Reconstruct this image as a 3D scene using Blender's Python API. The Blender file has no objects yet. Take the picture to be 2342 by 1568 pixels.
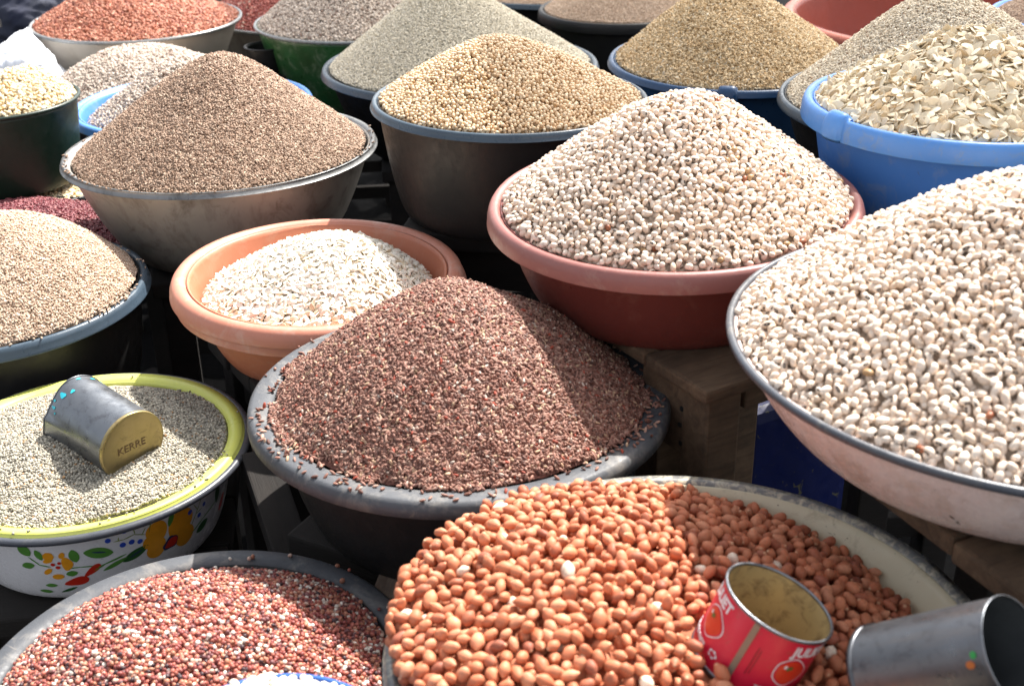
import bpy, bmesh, math, random
import numpy as np
from mathutils import Matrix, Vector, Euler

random.seed(7)
RNG = np.random.default_rng(11)
S = bpy.context.scene
COL = S.collection

# ------------------------------------------------------------------ camera
CAM_Z = 1.45
PITCH = math.radians(26.04)
ROLL = math.radians(-1.06)
FPX, PW, PH = 2818.0, 2342.0, 1568.0
cam_d = bpy.data.cameras.new('camera')
cam_d.sensor_width = 36.0
cam_d.sensor_fit = 'HORIZONTAL'
cam_d.lens = FPX / PW * 36.0
cam_d.clip_start = 0.05
cam_d.clip_end = 600.0
cam_d.dof.use_dof = True
cam_d.dof.focus_distance = 1.62
cam_d.dof.aperture_fstop = 9.0
cam = bpy.data.objects.new('camera', cam_d)
COL.objects.link(cam)
R_ = Vector((1, 0, 0)); U_ = Vector((0, math.sin(PITCH), math.cos(PITCH))); F_ = Vector((0, math.cos(PITCH), -math.sin(PITCH)))
rx = R_ * math.cos(ROLL) + U_ * math.sin(ROLL)
ux = -R_ * math.sin(ROLL) + U_ * math.cos(ROLL)
cam.matrix_world = Matrix(((rx.x, ux.x, -F_.x, 0), (rx.y, ux.y, -F_.y, 0), (rx.z, ux.z, -F_.z, CAM_Z), (0, 0, 0, 1)))
S.camera = cam

# ------------------------------------------------------------------ light
SUN_AZ, SUN_EL = 34.0, 52.0
w = bpy.data.worlds.new('World'); S.world = w; w.use_nodes = True
nt = w.node_tree
for n in list(nt.nodes): nt.nodes.remove(n)
sky = nt.nodes.new('ShaderNodeTexSky'); sky.sky_type = 'NISHITA'; sky.sun_disc = False
sky.sun_elevation = math.radians(SUN_EL); sky.sun_rotation = math.radians(SUN_AZ)
sky.dust_density = 3.0; sky.air_density = 1.0; sky.ozone_density = 1.0
bg = nt.nodes.new('ShaderNodeBackground'); bg.inputs[1].default_value = 0.12
wo = nt.nodes.new('ShaderNodeOutputWorld')
hs = nt.nodes.new('ShaderNodeHueSaturation'); hs.inputs['Saturation'].default_value = 0.28   # hazy, whitish tropical sky
nt.links.new(sky.outputs[0], hs.inputs['Color']); nt.links.new(hs.outputs[0], bg.inputs[0]); nt.links.new(bg.outputs[0], wo.inputs[0])
sd = bpy.data.lights.new('sun', 'SUN'); sd.energy = 5.0; sd.angle = math.radians(0.6); sd.color = (1.0, 0.95, 0.88)
sun = bpy.data.objects.new('sun', sd); COL.objects.link(sun)
sun.rotation_euler = (-math.radians(90 - SUN_EL), 0, -math.radians(SUN_AZ))
sun.location = (3, 5, 6)
S.view_settings.view_transform = 'Standard'; S.view_settings.look = 'None'
S.view_settings.exposure = 1.34; S.view_settings.gamma = 1.0
S.view_settings.use_curve_mapping = False


# ------------------------------------------------------------------ materials
def nd(t, k, **kw):
    n = t.nodes.new(k)
    for a, b in kw.items(): setattr(n, a, b)
    return n


def new_mat(name):
    m = bpy.data.materials.new(name); m.use_nodes = True
    t = m.node_tree; b = t.nodes['Principled BSDF']
    return m, t, b


def noise(t, scale, detail=4.0, rough=0.6, vec=None, dist=0.0):
    n = nd(t, 'ShaderNodeTexNoise'); n.inputs['Scale'].default_value = scale
    n.inputs['Detail'].default_value = detail; n.inputs['Roughness'].default_value = rough
    n.inputs['Distortion'].default_value = dist
    if vec is not None: t.links.new(vec, n.inputs['Vector'])
    return n.outputs['Fac']


def ramp(t, fac, stops, mode='LINEAR'):
    r = nd(t, 'ShaderNodeValToRGB'); r.color_ramp.interpolation = mode
    e = r.color_ramp.elements
    while len(e) < len(stops): e.new(0.5)
    for i, (p, c) in enumerate(stops):
        e[i].position = p; e[i].color = (*c, 1) if len(c) == 3 else c
    t.links.new(fac, r.inputs['Fac'])
    return r.outputs['Color']


def mix(t, fac, a, b, mode='MIX'):
    m = nd(t, 'ShaderNodeMix', data_type='RGBA', blend_type=mode)
    if isinstance(fac, float): m.inputs[0].default_value = fac
    else: t.links.new(fac, m.inputs[0])
    for i, v in ((6, a), (7, b)):
        if isinstance(v, tuple): m.inputs[i].default_value = (*v, 1)
        else: t.links.new(v, m.inputs[i])
    return m.outputs[2]


BW = ((0, 0, 0), (1, 1, 1))


def surf(name, col, rough=0.5, metal=0.0, col2=None, stain=None, stain_amt=0.5, stain_scale=9.0, fine=(0.5, 60.0), bump=0.15, spec=0.5, chips=None, coat=0.0, streak=None):
    """painted / plastic / metal surface with wear: large blotches, fine dust, optional dark chips"""
    m, t, b = new_mat(name)
    tc = nd(t, 'ShaderNodeTexCoord').outputs['Object']
    c2 = col2 or tuple(x * 0.82 for x in col)
    c = mix(t, ramp(t, noise(t, 6.0, 5, 0.65, tc), [(0.3, BW[0]), (0.72, BW[1])]), col, c2)
    if stain:
        f = ramp(t, noise(t, stain_scale, 8, 0.72, tc, 0.6), [(1 - stain_amt, BW[0]), (min(1.0, 1.18 - stain_amt), (0.75,) * 3)])
        c = mix(t, f, c, stain)
    if streak:
        mp = nd(t, 'ShaderNodeMapping'); mp.inputs['Scale'].default_value = (1, 1, 0.12); t.links.new(tc, mp.inputs[0])
        f = ramp(t, noise(t, 30, 6, 0.7, mp.outputs[0]), [(0.5, BW[0]), (0.72, (0.6,) * 3)])
        c = mix(t, f, c, streak)
    if chips:
        f = ramp(t, noise(t, chips[1], 6, 0.6, tc, 1.2), [(chips[2], BW[0]), (chips[2] + 0.015, BW[1])])
        c = mix(t, f, c, chips[0])
    t.links.new(c, b.inputs['Base Color'])
    rf = ramp(t, noise(t, fine[1], 5, 0.7, tc), [(0.3, (max(0.05, rough - 0.12),) * 3), (0.7, (min(1.0, rough + 0.15),) * 3)])
    t.links.new(rf, b.inputs['Roughness'])
    b.inputs['Metallic'].default_value = metal
    b.inputs['Specular IOR Level'].default_value = spec
    b.inputs['Coat Weight'].default_value = coat
    if bump:
        bp = nd(t, 'ShaderNodeBump'); bp.inputs['Strength'].default_value = bump; bp.inputs['Distance'].default_value = 0.002
        t.links.new(noise(t, 90, 6, 0.7, tc), bp.inputs['Height']); t.links.new(bp.outputs[0], b.inputs['Normal'])
    return m


def grain_mat(name, stops, rough=0.5, var=0.25, eye=None, spec=0.28, tip=None, mottle=None):
    """stops: (share, colour); a colour for each grain from its own random number"""
    m, t, b = new_mat(name)
    oi = nd(t, 'ShaderNodeObjectInfo').outputs['Random']
    tot = sum(s for s, _ in stops); acc = 0; st = []
    for s, c in stops:
        st.append((acc / tot, c)); acc += s
    c = ramp(t, oi, st, 'CONSTANT')
    wn = nd(t, 'ShaderNodeTexWhiteNoise', noise_dimensions='1D')
    mu = nd(t, 'ShaderNodeMath', operation='MULTIPLY'); mu.inputs[1].default_value = 917.3
    t.links.new(oi, mu.inputs[0]); t.links.new(mu.outputs[0], wn.inputs['W'])
    v = ramp(t, wn.outputs['Value'], [(0, (1 - var,) * 3), (1, (1 + var * 0.6,) * 3)])
    c = mix(t, 1.0, c, v, 'MULTIPLY')
    at = nd(t, 'ShaderNodeAttribute', attribute_name='lp').outputs['Vector']
    if mottle:
        f = ramp(t, noise(t, 3.0, 4, 0.6, at), [(0.45, BW[0]), (0.7, (0.6,) * 3)])
        c = mix(t, f, c, mottle)
    if eye:
        sp = nd(t, 'ShaderNodeSeparateXYZ'); t.links.new(at, sp.inputs[0])

        def mm(op, a, bb, clamp=False):
            n = nd(t, 'ShaderNodeMath', operation=op, use_clamp=clamp)
            for i, q in enumerate((a, bb)):
                if q is None: continue
                if isinstance(q, (int, float)): n.inputs[i].default_value = q
                else: t.links.new(q, n.inputs[i])
            return n.outputs[0]
        ex = mm('POWER', mm('DIVIDE', sp.outputs[0], 0.50), 2); ez = mm('POWER', mm('DIVIDE', sp.outputs[2], 0.42), 2)
        d = mm('SQRT', mm('ADD', mm('MULTIPLY', ex, 1), mm('MULTIPLY', ez, 1)), None)
        side = mm('LESS_THAN', sp.outputs[1], -0.05)
        ring = mm('MULTIPLY', mm('LESS_THAN', d, 1.0), side)
        inner = mm('MULTIPLY', mm('LESS_THAN', d, 0.40), side)
        c = mix(t, ring, c, eye); c = mix(t, inner, c, (0.42, 0.34, 0.27))
    if tip:
        sp = nd(t, 'ShaderNodeSeparateXYZ'); t.links.new(at, sp.inputs[0])
        c = mix(t, ramp(t, sp.outputs[0], [(0.86, BW[0]), (0.95, BW[1])]), c, tip)
    t.links.new(c, b.inputs['Base Color'])
    b.inputs['Roughness'].default_value = rough
    b.inputs['Specular IOR Level'].default_value = spec
    return m


def wood_mat(name, col, col2, sc=1.0):
    m, t, b = new_mat(name)
    tc = nd(t, 'ShaderNodeTexCoord').outputs['Object']
    mp = nd(t, 'ShaderNodeMapping'); mp.inputs['Scale'].default_value = (1.2 * sc, 14 * sc, 14 * sc); t.links.new(tc, mp.inputs[0])
    g = noise(t, 5, 8, 0.7, mp.outputs[0], 0.8)
    c = mix(t, ramp(t, g, [(0.35, BW[0]), (0.65, BW[1])]), col, col2)
    dirt = ramp(t, noise(t, 12, 6, 0.7, tc), [(0.45, BW[0]), (0.7, (0.7,) * 3)])
    c = mix(t, dirt, c, tuple(x * 0.35 for x in col2))
    t.links.new(c, b.inputs['Base Color']); b.inputs['Roughness'].default_value = 0.85
    bp = nd(t, 'ShaderNodeBump'); bp.inputs['Strength'].default_value = 0.5; bp.inputs['Distance'].default_value = 0.003
    t.links.new(g, bp.inputs['Height']); t.links.new(bp.outputs[0], b.inputs['Normal'])
    return m


# ------------------------------------------------------------------ object helpers
def tag(o, label=None, cat=None, group=None, kind=None):
    if label: o['label'] = label
    if cat: o['category'] = cat
    if group: o['group'] = group
    if kind: o['kind'] = kind
    return o


def empty(name, loc, label, cat, rot=(0, 0, 0), group=None):
    o = bpy.data.objects.new(name, None); COL.objects.link(o)
    o.location = loc; o.rotation_euler = rot; o.empty_display_size = 0.05
    return tag(o, label, cat, group)


def link_mesh(name, me, mat=None, parent=None, smooth=True):
    if mat: me.materials.append(mat)
    if smooth: me.polygons.foreach_set('use_smooth', [True] * len(me.polygons))
    o = bpy.data.objects.new(name, me); COL.objects.link(o)
    if parent: o.parent = parent
    return o


def mesh_np(name, verts, faces):
    me = bpy.data.meshes.new(name); me.from_pydata([tuple(v) for v in verts], [], [tuple(f) for f in faces]); me.update()
    return me


def lathe_mesh(name, prof, seg=128, closed=True, wob=None):
    """prof: list of (r,z). closed joins last to first"""
    n = len(prof); V = []; F = []
    for i in range(seg):
        a = 2 * math.pi * i / seg
        for (r, z) in prof:
            k = 1.0 if wob is None else wob(a)
            V.append((r * k * math.cos(a), r * k * math.sin(a), z))
    m = n if closed else n - 1
    for i in range(seg):
        j = (i + 1) % seg
        for k in range(m):
            k2 = (k + 1) % n
            F.append((i * n + k, j * n + k, j * n + k2, i * n + k2))
    me = mesh_np(name, V, F)
    bm = bmesh.new(); bm.from_mesh(me); bmesh.ops.remove_doubles(bm, verts=bm.verts, dist=1e-6)
    bmesh.ops.recalc_face_normals(bm, faces=bm.faces); bm.to_mesh(me); bm.free()
    return me


def box_bm(bm, sx, sy, sz, M=Matrix(), bev=0.003):
    r = bmesh.ops.create_cube(bm, size=1.0); vs = r['verts']
    bmesh.ops.scale(bm, vec=(sx, sy, sz), verts=vs)
    if bev:
        es = list({e for v in vs for e in v.link_edges})
        g = bmesh.ops.bevel(bm, geom=es, offset=bev, segments=2, affect='EDGES', profile=0.6)
        vs = list({v for f in g['faces'] for v in f.verts} | {v for v in vs if v.is_valid})
    vs = [v for v in vs if v.is_valid]
    bmesh.ops.transform(bm, matrix=M, verts=vs)
    return vs


def box(name, size, M, mat, parent=None, bev=0.003):
    bm = bmesh.new(); box_bm(bm, *size, bev=bev)
    me = bpy.data.meshes.new(name); bm.to_mesh(me); bm.free()
    o = link_mesh(name, me, mat, parent, smooth=False); o.matrix_local = M
    return o


T = Matrix.Translation


def proj(P):
    P = np.asarray(P, float)
    x = P[..., 0]; zz = P[..., 2] - CAM_Z
    y = P[..., 1] * math.sin(PITCH) + zz * math.cos(PITCH); d = P[..., 1] * math.cos(PITCH) - zz * math.sin(PITCH)
    x, y = x / d, y / d; c, s = math.cos(ROLL), math.sin(ROLL)
    x, y = c * x + s * y, -s * x + c * y
    return PW / 2 + x * FPX, PH / 2 - y * FPX, d


def smooth_noise(seed, scale):
    r = np.random.default_rng(seed); K = 14
    th = r.uniform(0, 2 * math.pi, K); fr = scale * r.uniform(0.5, 1.8, K); ph = r.uniform(0, 6.28, K)
    return lambda x, y: sum(np.sin((x * math.cos(t) + y * math.sin(t)) * f + p) for t, f, p in zip(th, fr, ph)) / K ** 0.5


# ------------------------------------------------------------------ bowls
class Bowl:
    """open bowl; local origin at the centre of the rim plane"""
    def __init__(s, name, label, cat, loc, R, body, rim, bodymat, rimmat, tilt=(0, 0), inner=None, group=None, lug=None, wob=0.0, h=None):
        s.k = k = (h / loc[2]) if h else 1.0
        loc = (loc[0] * k, loc[1] * k, loc[2] * k)
        s.R = R; s.rb, s.depth, s.p = body; s.kind, s.w, s.lip = rim
        s.root = empty(name, (loc[0], loc[1], CAM_Z - loc[2]), label, cat, rot=(math.radians(tilt[1]), -math.radians(tilt[0]), 0), group=group)
        s.root.scale = (k, k, k); s.loc = loc
        s.ri = R - s.w                    # inner edge of the rim
        th = 0.003
        rt = s.ri + (0.001 if s.kind != 'roll' else 0.0)
        s.rt = rt
        ztop = -0.004 if s.kind != 'roll' else -0.002
        s.ztop = ztop
        ph = random.random() * 6.28; wf = (lambda a: 1 + wob * math.sin(2 * a + ph) + wob * 0.5 * math.sin(3 * a + 1.3 * ph)) if wob else None
        s.wf = wf
        N = 26
        outer = [(s.rb + (rt - s.rb) * ((i / N) ** (s.p)), -s.depth + (s.depth + ztop) * (i / N)) for i in range(N + 1)]
        # gather points evenly near the rounded foot
        outer = [(s.rb + (rt - s.rb) * ((u ** 1.8) ** s.p), -s.depth + (s.depth + ztop) * u ** 1.8) for u in [i / N for i in range(N + 1)]]
        prof = [(0.0005, -s.depth), (s.rb * 0.7, -s.depth)] + outer + [(r - th, z) for r, z in reversed(outer[1:])] + [(s.rb - th, -s.depth + th), (0.0005, -s.depth + th)]
        me = lathe_mesh('body', prof, 144, closed=False, wob=wf)
        s.body = link_mesh('body', me, bodymat, s.root)
        if inner:                          # a differently coloured lining
            me.materials.append(inner)
            for f in me.polygons:
                c = f.center; nrm = f.normal
                if (nrm.x * c.x + nrm.y * c.y) < -1e-6 or (nrm.z > 0.9): f.material_index = 1
        s.rim = link_mesh('rim', lathe_mesh('rim', s.rim_profile(), 160, closed=True, wob=wf), rimmat, s.root)

    def rim_profile(s):
        R, w, lip, ri = s.R, s.w, s.lip, s.ri
        if s.kind == 'roll':
            t = w / 2
            return [(R - t + t * math.cos(a), -t * 0.6 + t * math.sin(a)) for a in np.linspace(0, 2 * math.pi, 14, endpoint=False)]
        if s.kind == 'flange':            # wide flat margin with a turned-down edge
            top = [(ri - 0.003, -0.007), (ri + 0.001, -0.0022), (ri + w * 0.3, -0.0005), (ri + w * 0.75, 0.0), (R - 0.005, -0.001), (R - 0.0015, -0.004), (R, -0.009), (R + 0.001, -lip)]
            bot = [(R - 0.002, -lip), (R - 0.004, -0.010), (R - 0.008, -0.006), (ri + 0.0025, -0.0062), (ri - 0.001, -0.012)]
            return top + bot
        # 'thick': rounded moulded lip
        top = [(ri - 0.002, -0.012), (ri + w * 0.08, -0.005), (ri + w * 0.28, -0.001), (ri + w * 0.5, 0.0), (ri + w * 0.72, -0.002), (ri + w * 0.88, -0.007), (R - 0.0005, -0.014), (R + 0.0008, -lip), (R + 0.0005, -lip - 0.0012)]
        bot = [(R - 0.003, -lip - 0.001), (R - 0.004, -0.014), (ri + w * 0.5, -0.006), (ri + 0.0026, -0.010), (ri, -0.016)]
        return top + bot

    def innerz(s, r):
        u = np.clip((r - (s.rb - 0.003)) / (s.rt - s.rb), 0, None)
        z = -s.depth + 0.003 + (s.depth + s.ztop) * u ** (1 / s.p)
        return np.where(r > s.ri - 0.004, 0.0, z)


# ------------------------------------------------------------------ grains
def uv_grain(name, fn, nu=10, nv=7):
    """closed seed mesh; fn maps a unit sphere point to the shape; keeps unit position as attribute lp"""
    P = [(1.0, 0, 0)]; F = []
    for j in range(1, nv):
        t = math.pi * j / nv
        for i in range(nu):
            a = 2 * math.pi * i / nu
            P.append((math.cos(t), math.sin(t) * math.cos(a), math.sin(t) * math.sin(a)))
    P.append((-1.0, 0, 0))
    for i in range(nu): F.append((0, 1 + i, 1 + (i + 1) % nu))
    for j in range(nv - 2):
        for i in range(nu):
            a = 1 + j * nu; F.append((a + i, a + nu + i, a + nu + (i + 1) % nu, a + (i + 1) % nu))
    a = 1 + (nv - 2) * nu
    for i in range(nu): F.append((a + i, len(P) - 1, a + (i + 1) % nu))
    me = mesh_np(name, [fn(*p) for p in P], F)
    at = me.attributes.new('lp', 'FLOAT_VECTOR', 'POINT')
    at.data.foreach_set('vector', np.array(P, float).ravel())
    bm = bmesh.new(); bm.from_mesh(me); bmesh.ops.recalc_face_normals(bm, faces=bm.faces); bm.to_mesh(me); bm.free()
    me.polygons.foreach_set('use_smooth', [True] * len(me.polygons))
    return me


def f_ell(L, Wd, H):
    return lambda x, y, z: (x * L / 2, y * Wd / 2, z * H / 2)


def f_peanut(L, Wd):
    def f(x, y, z):
        k = 1.0 - 0.30 * max(0, x) ** 2 + 0.05 * math.sin(5 * x)
        return (x * L / 2 * (1.06 if x > 0.8 else 1), y * Wd / 2 * k, z * Wd / 2 * k * 0.96)
    return f


def f_bean(L, Wd, H):
    def f(x, y, z):
        yy = y * Wd / 2
        yy += Wd * 0.09 * (0.35 - x * x) * (1.0 if y < 0 else 0.25)
        k = 1 + 0.06 * x
        return (x * L / 2, yy * k, z * H / 2 * k)
    return f


def f_seed(L, Wd, H):       # flat melon seed, pointed one end, thicker margin
    def f(x, y, z):
        k = (1 - 0.25 * max(0, x) ** 1.5)
        e = 1 - 0.25 * math.exp(-((abs(y) - 0.55) / 0.2) ** 2) * 0
        return (x * L / 2, y * Wd / 2 * k, z * H / 2 * e + 0.06 * Wd * (y * y - 0.3))
    return f


def gn_group(proto):
    g = bpy.data.node_groups.new('scatter_' + proto.name, 'GeometryNodeTree')
    g.interface.new_socket('Geometry', in_out='INPUT', socket_type='NodeSocketGeometry')
    g.interface.new_socket('Geometry', in_out='OUTPUT', socket_type='NodeSocketGeometry')
    gi = g.nodes.new('NodeGroupInput'); go = g.nodes.new('NodeGroupOutput')
    oi = g.nodes.new('GeometryNodeObjectInfo'); oi.inputs['Object'].default_value = proto
    ip = g.nodes.new('GeometryNodeInstanceOnPoints')
    ra = g.nodes.new('GeometryNodeInputNamedAttribute'); ra.data_type = 'FLOAT_VECTOR'; ra.inputs['Name'].default_value = 'rot'
    sa = g.nodes.new('GeometryNodeInputNamedAttribute'); sa.data_type = 'FLOAT_VECTOR'; sa.inputs['Name'].default_value = 'scl'
    g.links.new(gi.outputs[0], ip.inputs['Points']); g.links.new(oi.outputs['Geometry'], ip.inputs['Instance'])
    g.links.new(ra.outputs['Attribute'], ip.inputs['Rotation']); g.links.new(sa.outputs['Attribute'], ip.inputs['Scale'])
    g.links.new(ip.outputs[0], go.inputs[0])
    return g


class Grain:
    def __init__(s, name, me, mat, size, spacing, groupname):
        s.name = name; s.me = me; me.materials.append(mat); s.size = size; s.sp = spacing
        s.proto = bpy.data.objects.new(name + '_shape', me)       # never linked to the scene
        s.gn = gn_group(s.proto); s.gname = groupname; s.mat = mat


def rots(nrm, flat, n, rng):
    """random frames: z axis about the surface normal (flat = spread), x axis random in plane"""
    v = nrm + rng.normal(0, flat, (n, 3)); v /= np.linalg.norm(v, axis=1)[:, None]
    a = rng.normal(0, 1, (n, 3)); a -= (a * v).sum(1)[:, None] * v; a /= np.linalg.norm(a, axis=1)[:, None]
    b = np.cross(v, a)
    return np.stack([a, b, v], 2)      # columns


def eulers(M):
    ry = -np.arcsin(np.clip(M[:, 2, 0], -1, 1))
    rx_ = np.arctan2(M[:, 2, 1], M[:, 2, 2]); rz = np.arctan2(M[:, 1, 0], M[:, 0, 0])
    return np.stack([rx_, ry, rz], 1)


def points_obj(name, pos, M, scl, grain, parent):
    me = bpy.data.meshes.new(name); me.vertices.add(len(pos)); me.vertices.foreach_set('co', pos.astype(np.float32).ravel())
    a = me.attributes.new('rot', 'FLOAT_VECTOR', 'POINT'); a.data.foreach_set('vector', eulers(M).astype(np.float32).ravel())
    a = me.attributes.new('scl', 'FLOAT_VECTOR', 'POINT'); a.data.foreach_set('vector', scl.astype(np.float32).ravel())
    me.materials.append(grain.mat)
    o = bpy.data.objects.new(name, me); COL.objects.link(o); o.parent = parent
    md = o.modifiers.new('scatter', 'NODES'); md.node_group = grain.gn
    o['kind'] = 'stuff'
    return o


TOTAL = [0]


def heap(name, label, cat, bowl, grain, base_mat, apex, hp, ze, rf, e=0.15, q=1.0, tilt=(0, 0), fc=(0, 0), bump=0.0, drop=False, parts=0, flat=0.35,
         layers=2, seed=1, spill=0, dens=1.0, keep_side=0.0, rough=1.0, dent=None, group=None, ragged=0.0):
    rng = np.random.default_rng(seed)
    d = grain.size
    nz = smooth_noise(seed, 28.0); nz2 = smooth_noise(seed + 50, 140.0); nz3 = smooth_noise(seed + 90, 420.0)
    ax, ay = apex; fx, fy = fc
    if q > 1.01 or True:
        hpp = hp - ze

    def H(x, y):
        dx, dy = x - ax, y - ay; s_ = np.hypot(dx, dy) + 1e-9
        ux_, uy_ = dx / s_, dy / s_; ox, oy = ax - fx, ay - fy
        b_ = ux_ * ox + uy_ * oy; c_ = ox * ox + oy * oy - rf * rf
        L = -b_ + np.sqrt(np.maximum(b_ * b_ - c_, 1e-9)); t = s_ / L
        g = (np.sqrt(t * t + e * e) - e) / (math.sqrt(1 + e * e) - e)
        z = ze + hpp * (1 - g ** q) + tilt[0] * x + tilt[1] * y + 1.8 * bump * nz(x, y) * np.clip(1.2 - t, 0, 1) + bump * 0.30 * nz2(x, y) + 0.22 * min(d, .005) * nz3(x, y) * (0 if drop else 1)
        if dent is not None: z = z + dent(x, y)
        return z, t

    Mw = Matrix.LocRotScale(bowl.root.location, bowl.root.rotation_euler, bowl.root.scale)
    Mn = np.array(Mw)
    # mound under the grains
    V = [(ax, ay, H(np.array([ax]), np.array([ay]))[0][0] - (1.25 if drop else 0.9) * d)]; F = []; na, nr = 96, 36
    ang = np.arange(na) * 2 * math.pi / na
    for k in range(1, nr + 1):
        u = (k / nr)
        bx = fx + rf * .985 * np.cos(ang); by = fy + rf * .985 * np.sin(ang)
        x = ax + (bx - ax) * u; y = ay + (by - ay) * u
        z = H(x, y)[0] - (1.25 if drop else 0.9) * d
        r = np.hypot(x, y); z = np.where(r > bowl.ri - .006, z - .5 * d, np.maximum(z, bowl.innerz(r) + 0.0006))
        V += list(zip(x, y, z))
    for i in range(na):
        j = (i + 1) % na; F.append((0, 1 + i, 1 + j))
        for k in range(nr - 1):
            a = 1 + k * na; F.append((a + i, a + na + i, a + na + j, a + j))
    root = empty(name, (0, 0, 0), label, cat, group=group)
    root.matrix_basis = Mw
    o = link_mesh('heap_core', mesh_np('heap_core', V, F), base_mat, root)

    def cull(x, y, z, nrm, margin=0.75, back=-0.40):
        P = np.stack([x, y, z], 1) @ Mn[:3, :3].T + Mn[:3, 3]
        u, v, dd = proj(P)
        ok = (u > -PW * margin) & (u < PW * (1 + margin)) & (v > -PH * margin) & (v < PH * (1 + margin)) & (dd > 0)
        view = np.array([0, 0, CAM_Z]) - P; view /= np.linalg.norm(view, axis=1)[:, None]
        return ok & ((nrm * view).sum(1) > back), u, v, dd

    def normals(x, y):
        h = 0.003
        zx = (H(x + h, y)[0] - H(x - h, y)[0]) / (2 * h); zy = (H(x, y + h)[0] - H(x, y - h)[0]) / (2 * h)
        n = np.stack([-zx, -zy, np.ones_like(zx)], 1); return n / np.linalg.norm(n, axis=1)[:, None]

    lo, hi = -rf * 1.04, rf * 1.04
    if drop:
        g = d / 3; ng = int((hi - lo) / g) + 3
        gx = lo + np.arange(ng) * g; X, Y = np.meshgrid(gx + fx, gx + fy, indexing='ij')
        Hg, Tg = H(X, Y); Bz = bowl.innerz(np.hypot(X, Y)); NN = normals(X.ravel(), Y.ravel())
        okc, _, _, _ = cull(X.ravel(), Y.ravel(), Hg.ravel(), NN, 0.75, -0.40)
        okg = okc.reshape(X.shape) & (Tg < 1.0) & (Hg > Bz + 0.2 * d) & (np.hypot(X, Y) < bowl.R - d * 0.4)
        Fl = np.maximum(Hg - 1.9 * d, Bz + 0.42 * d)
        area = okg.sum() * g * g
        cand = int(7.0 * dens * area / (d * d))
        cell = {}; out = []
        idx = np.argwhere(okg)
        sel = idx[rng.integers(0, len(idx), cand)]; jit = rng.uniform(-.5, .5, (cand, 3, 2)) * d * 1.1
        Hl = Hg.tolist(); Fll = Fl.tolist(); okl = okg.tolist()
        d2 = (d * 0.93) ** 2
        for ci in range(cand):
            best = None
            for q_ in range(3):
                i0, j0 = sel[ci]
                x = float(gx[i0] + fx + jit[ci, q_, 0]); y = float(gx[j0] + fy + jit[ci, q_, 1])
                i = int(round((x - fx - lo) / g)); j = int(round((y - fy - lo) / g))
                if i < 0 or j < 0 or i >= ng or j >= ng or not okl[i][j]: continue
                z = Fll[i][j]; cx_, cy_ = int(x // d), int(y // d)
                for a in (cx_ - 1, cx_, cx_ + 1):
                    for b in (cy_ - 1, cy_, cy_ + 1):
                        for (px, py, pz) in cell.get((a, b), ()):
                            rr = (px - x) ** 2 + (py - y) ** 2
                            if rr < d2:
                                zz = pz + math.sqrt(d2 - rr) * 0.88
                                if zz > z: z = zz
                k = z - Hl[i][j]
                if best is None or k < best[0]: best = (k, x, y, z)
            if best is None or best[0] > 0.20 * d * rough: continue
            _, x, y, z = best
            cell.setdefault((int(x // d), int(y // d)), []).append((x, y, z)); out.append((x, y, z))
        P = np.array(out); x, y, z = P.T
        keep = z > H(x, y)[0] - 1.9 * d; P = P[keep]; x, y, z = P.T
        nrm = normals(x, y)
    else:
        sp = grain.sp / math.sqrt(dens); xs = []
        for L in range(layers):
            n = int((hi - lo) / sp) + 2
            I, J = np.meshgrid(np.arange(n), np.arange(n), indexing='ij')
            x = lo + fx + (I + 0.5 * (J % 2)) * sp + rng.uniform(0, sp); y = lo + fy + J * sp * 0.87 + rng.uniform(0, sp)
            x = (x + rng.uniform(-.42, .42, x.shape) * sp).ravel(); y = (y + rng.uniform(-.42, .42, y.shape) * sp).ravel()
            z, t = H(x, y); r = np.hypot(x, y)
            edge = 1.0 - 0.03 * rng.random(x.shape) ** 2
            if ragged:
                edge = edge + ragged * (0.25 + 0.55 * nz(x * 1.7, y * 1.7) + 0.35 * nz2(x, y)) * (1.0 if L == 0 else 0.5)
                z = np.where(t > 0.97, np.maximum(z, bowl.innerz(r) + 0.0005), z)
            m = (t < edge) & (z > bowl.innerz(r)) & (r < bowl.R - d * 0.5); x, y, z = x[m], y[m], z[m]
            z = z + (-0.42 * L + rng.uniform(-.28, .28, x.shape)) * d
            z = np.maximum(z, bowl.innerz(np.hypot(x, y)) + 0.35 * d)
            xs.append(np.stack([x, y, z], 1))
        P = np.concatenate(xs); x, y, z = P.T; nrm = normals(x, y)
        ok, _, _, _ = cull(x, y, z, nrm); P = P[ok]; nrm = nrm[ok]
    if spill:     # strays lying on the rim
        k = spill; a = np.where(rng.random(k) < .45, rng.uniform(0, 2 * math.pi, k), rng.choice([3.45, 3.75, 4.2, 4.75, 5.75, 6.05], k) + rng.normal(0, .10, k)); rr = bowl.ri + 0.002 + (bowl.w - 0.006) * rng.random(k) ** 2.2
        x = rr * np.cos(a); y = rr * np.sin(a); z = np.full(k, 0.36 * d)
        P = np.concatenate([P, np.stack([x, y, z], 1)]); nrm = np.concatenate([nrm, np.tile([0, 0, 1.0], (k, 1))])
    Pw = P @ Mn[:3, :3].T + Mn[:3, 3]; ok = np.ones(len(P), bool)
    for (Ai, rr, ll) in AVOID:
        qq = Pw @ Ai[:3, :3].T + Ai[:3, 3]
        ok &= ~((np.hypot(qq[:, 0], qq[:, 1]) < rr + .35 * d) & (qq[:, 2] > -ll - .4 * d) & (qq[:, 2] < .4 * d + .01))
    P = P[ok]; nrm = nrm[ok]
    n = len(P); M = rots(nrm, flat, n, rng); scl = rng.uniform(0.80, 1.13, (n, 1)) * rng.uniform(0.88, 1.12, (n, 3))
    take = np.zeros(n, bool)
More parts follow.
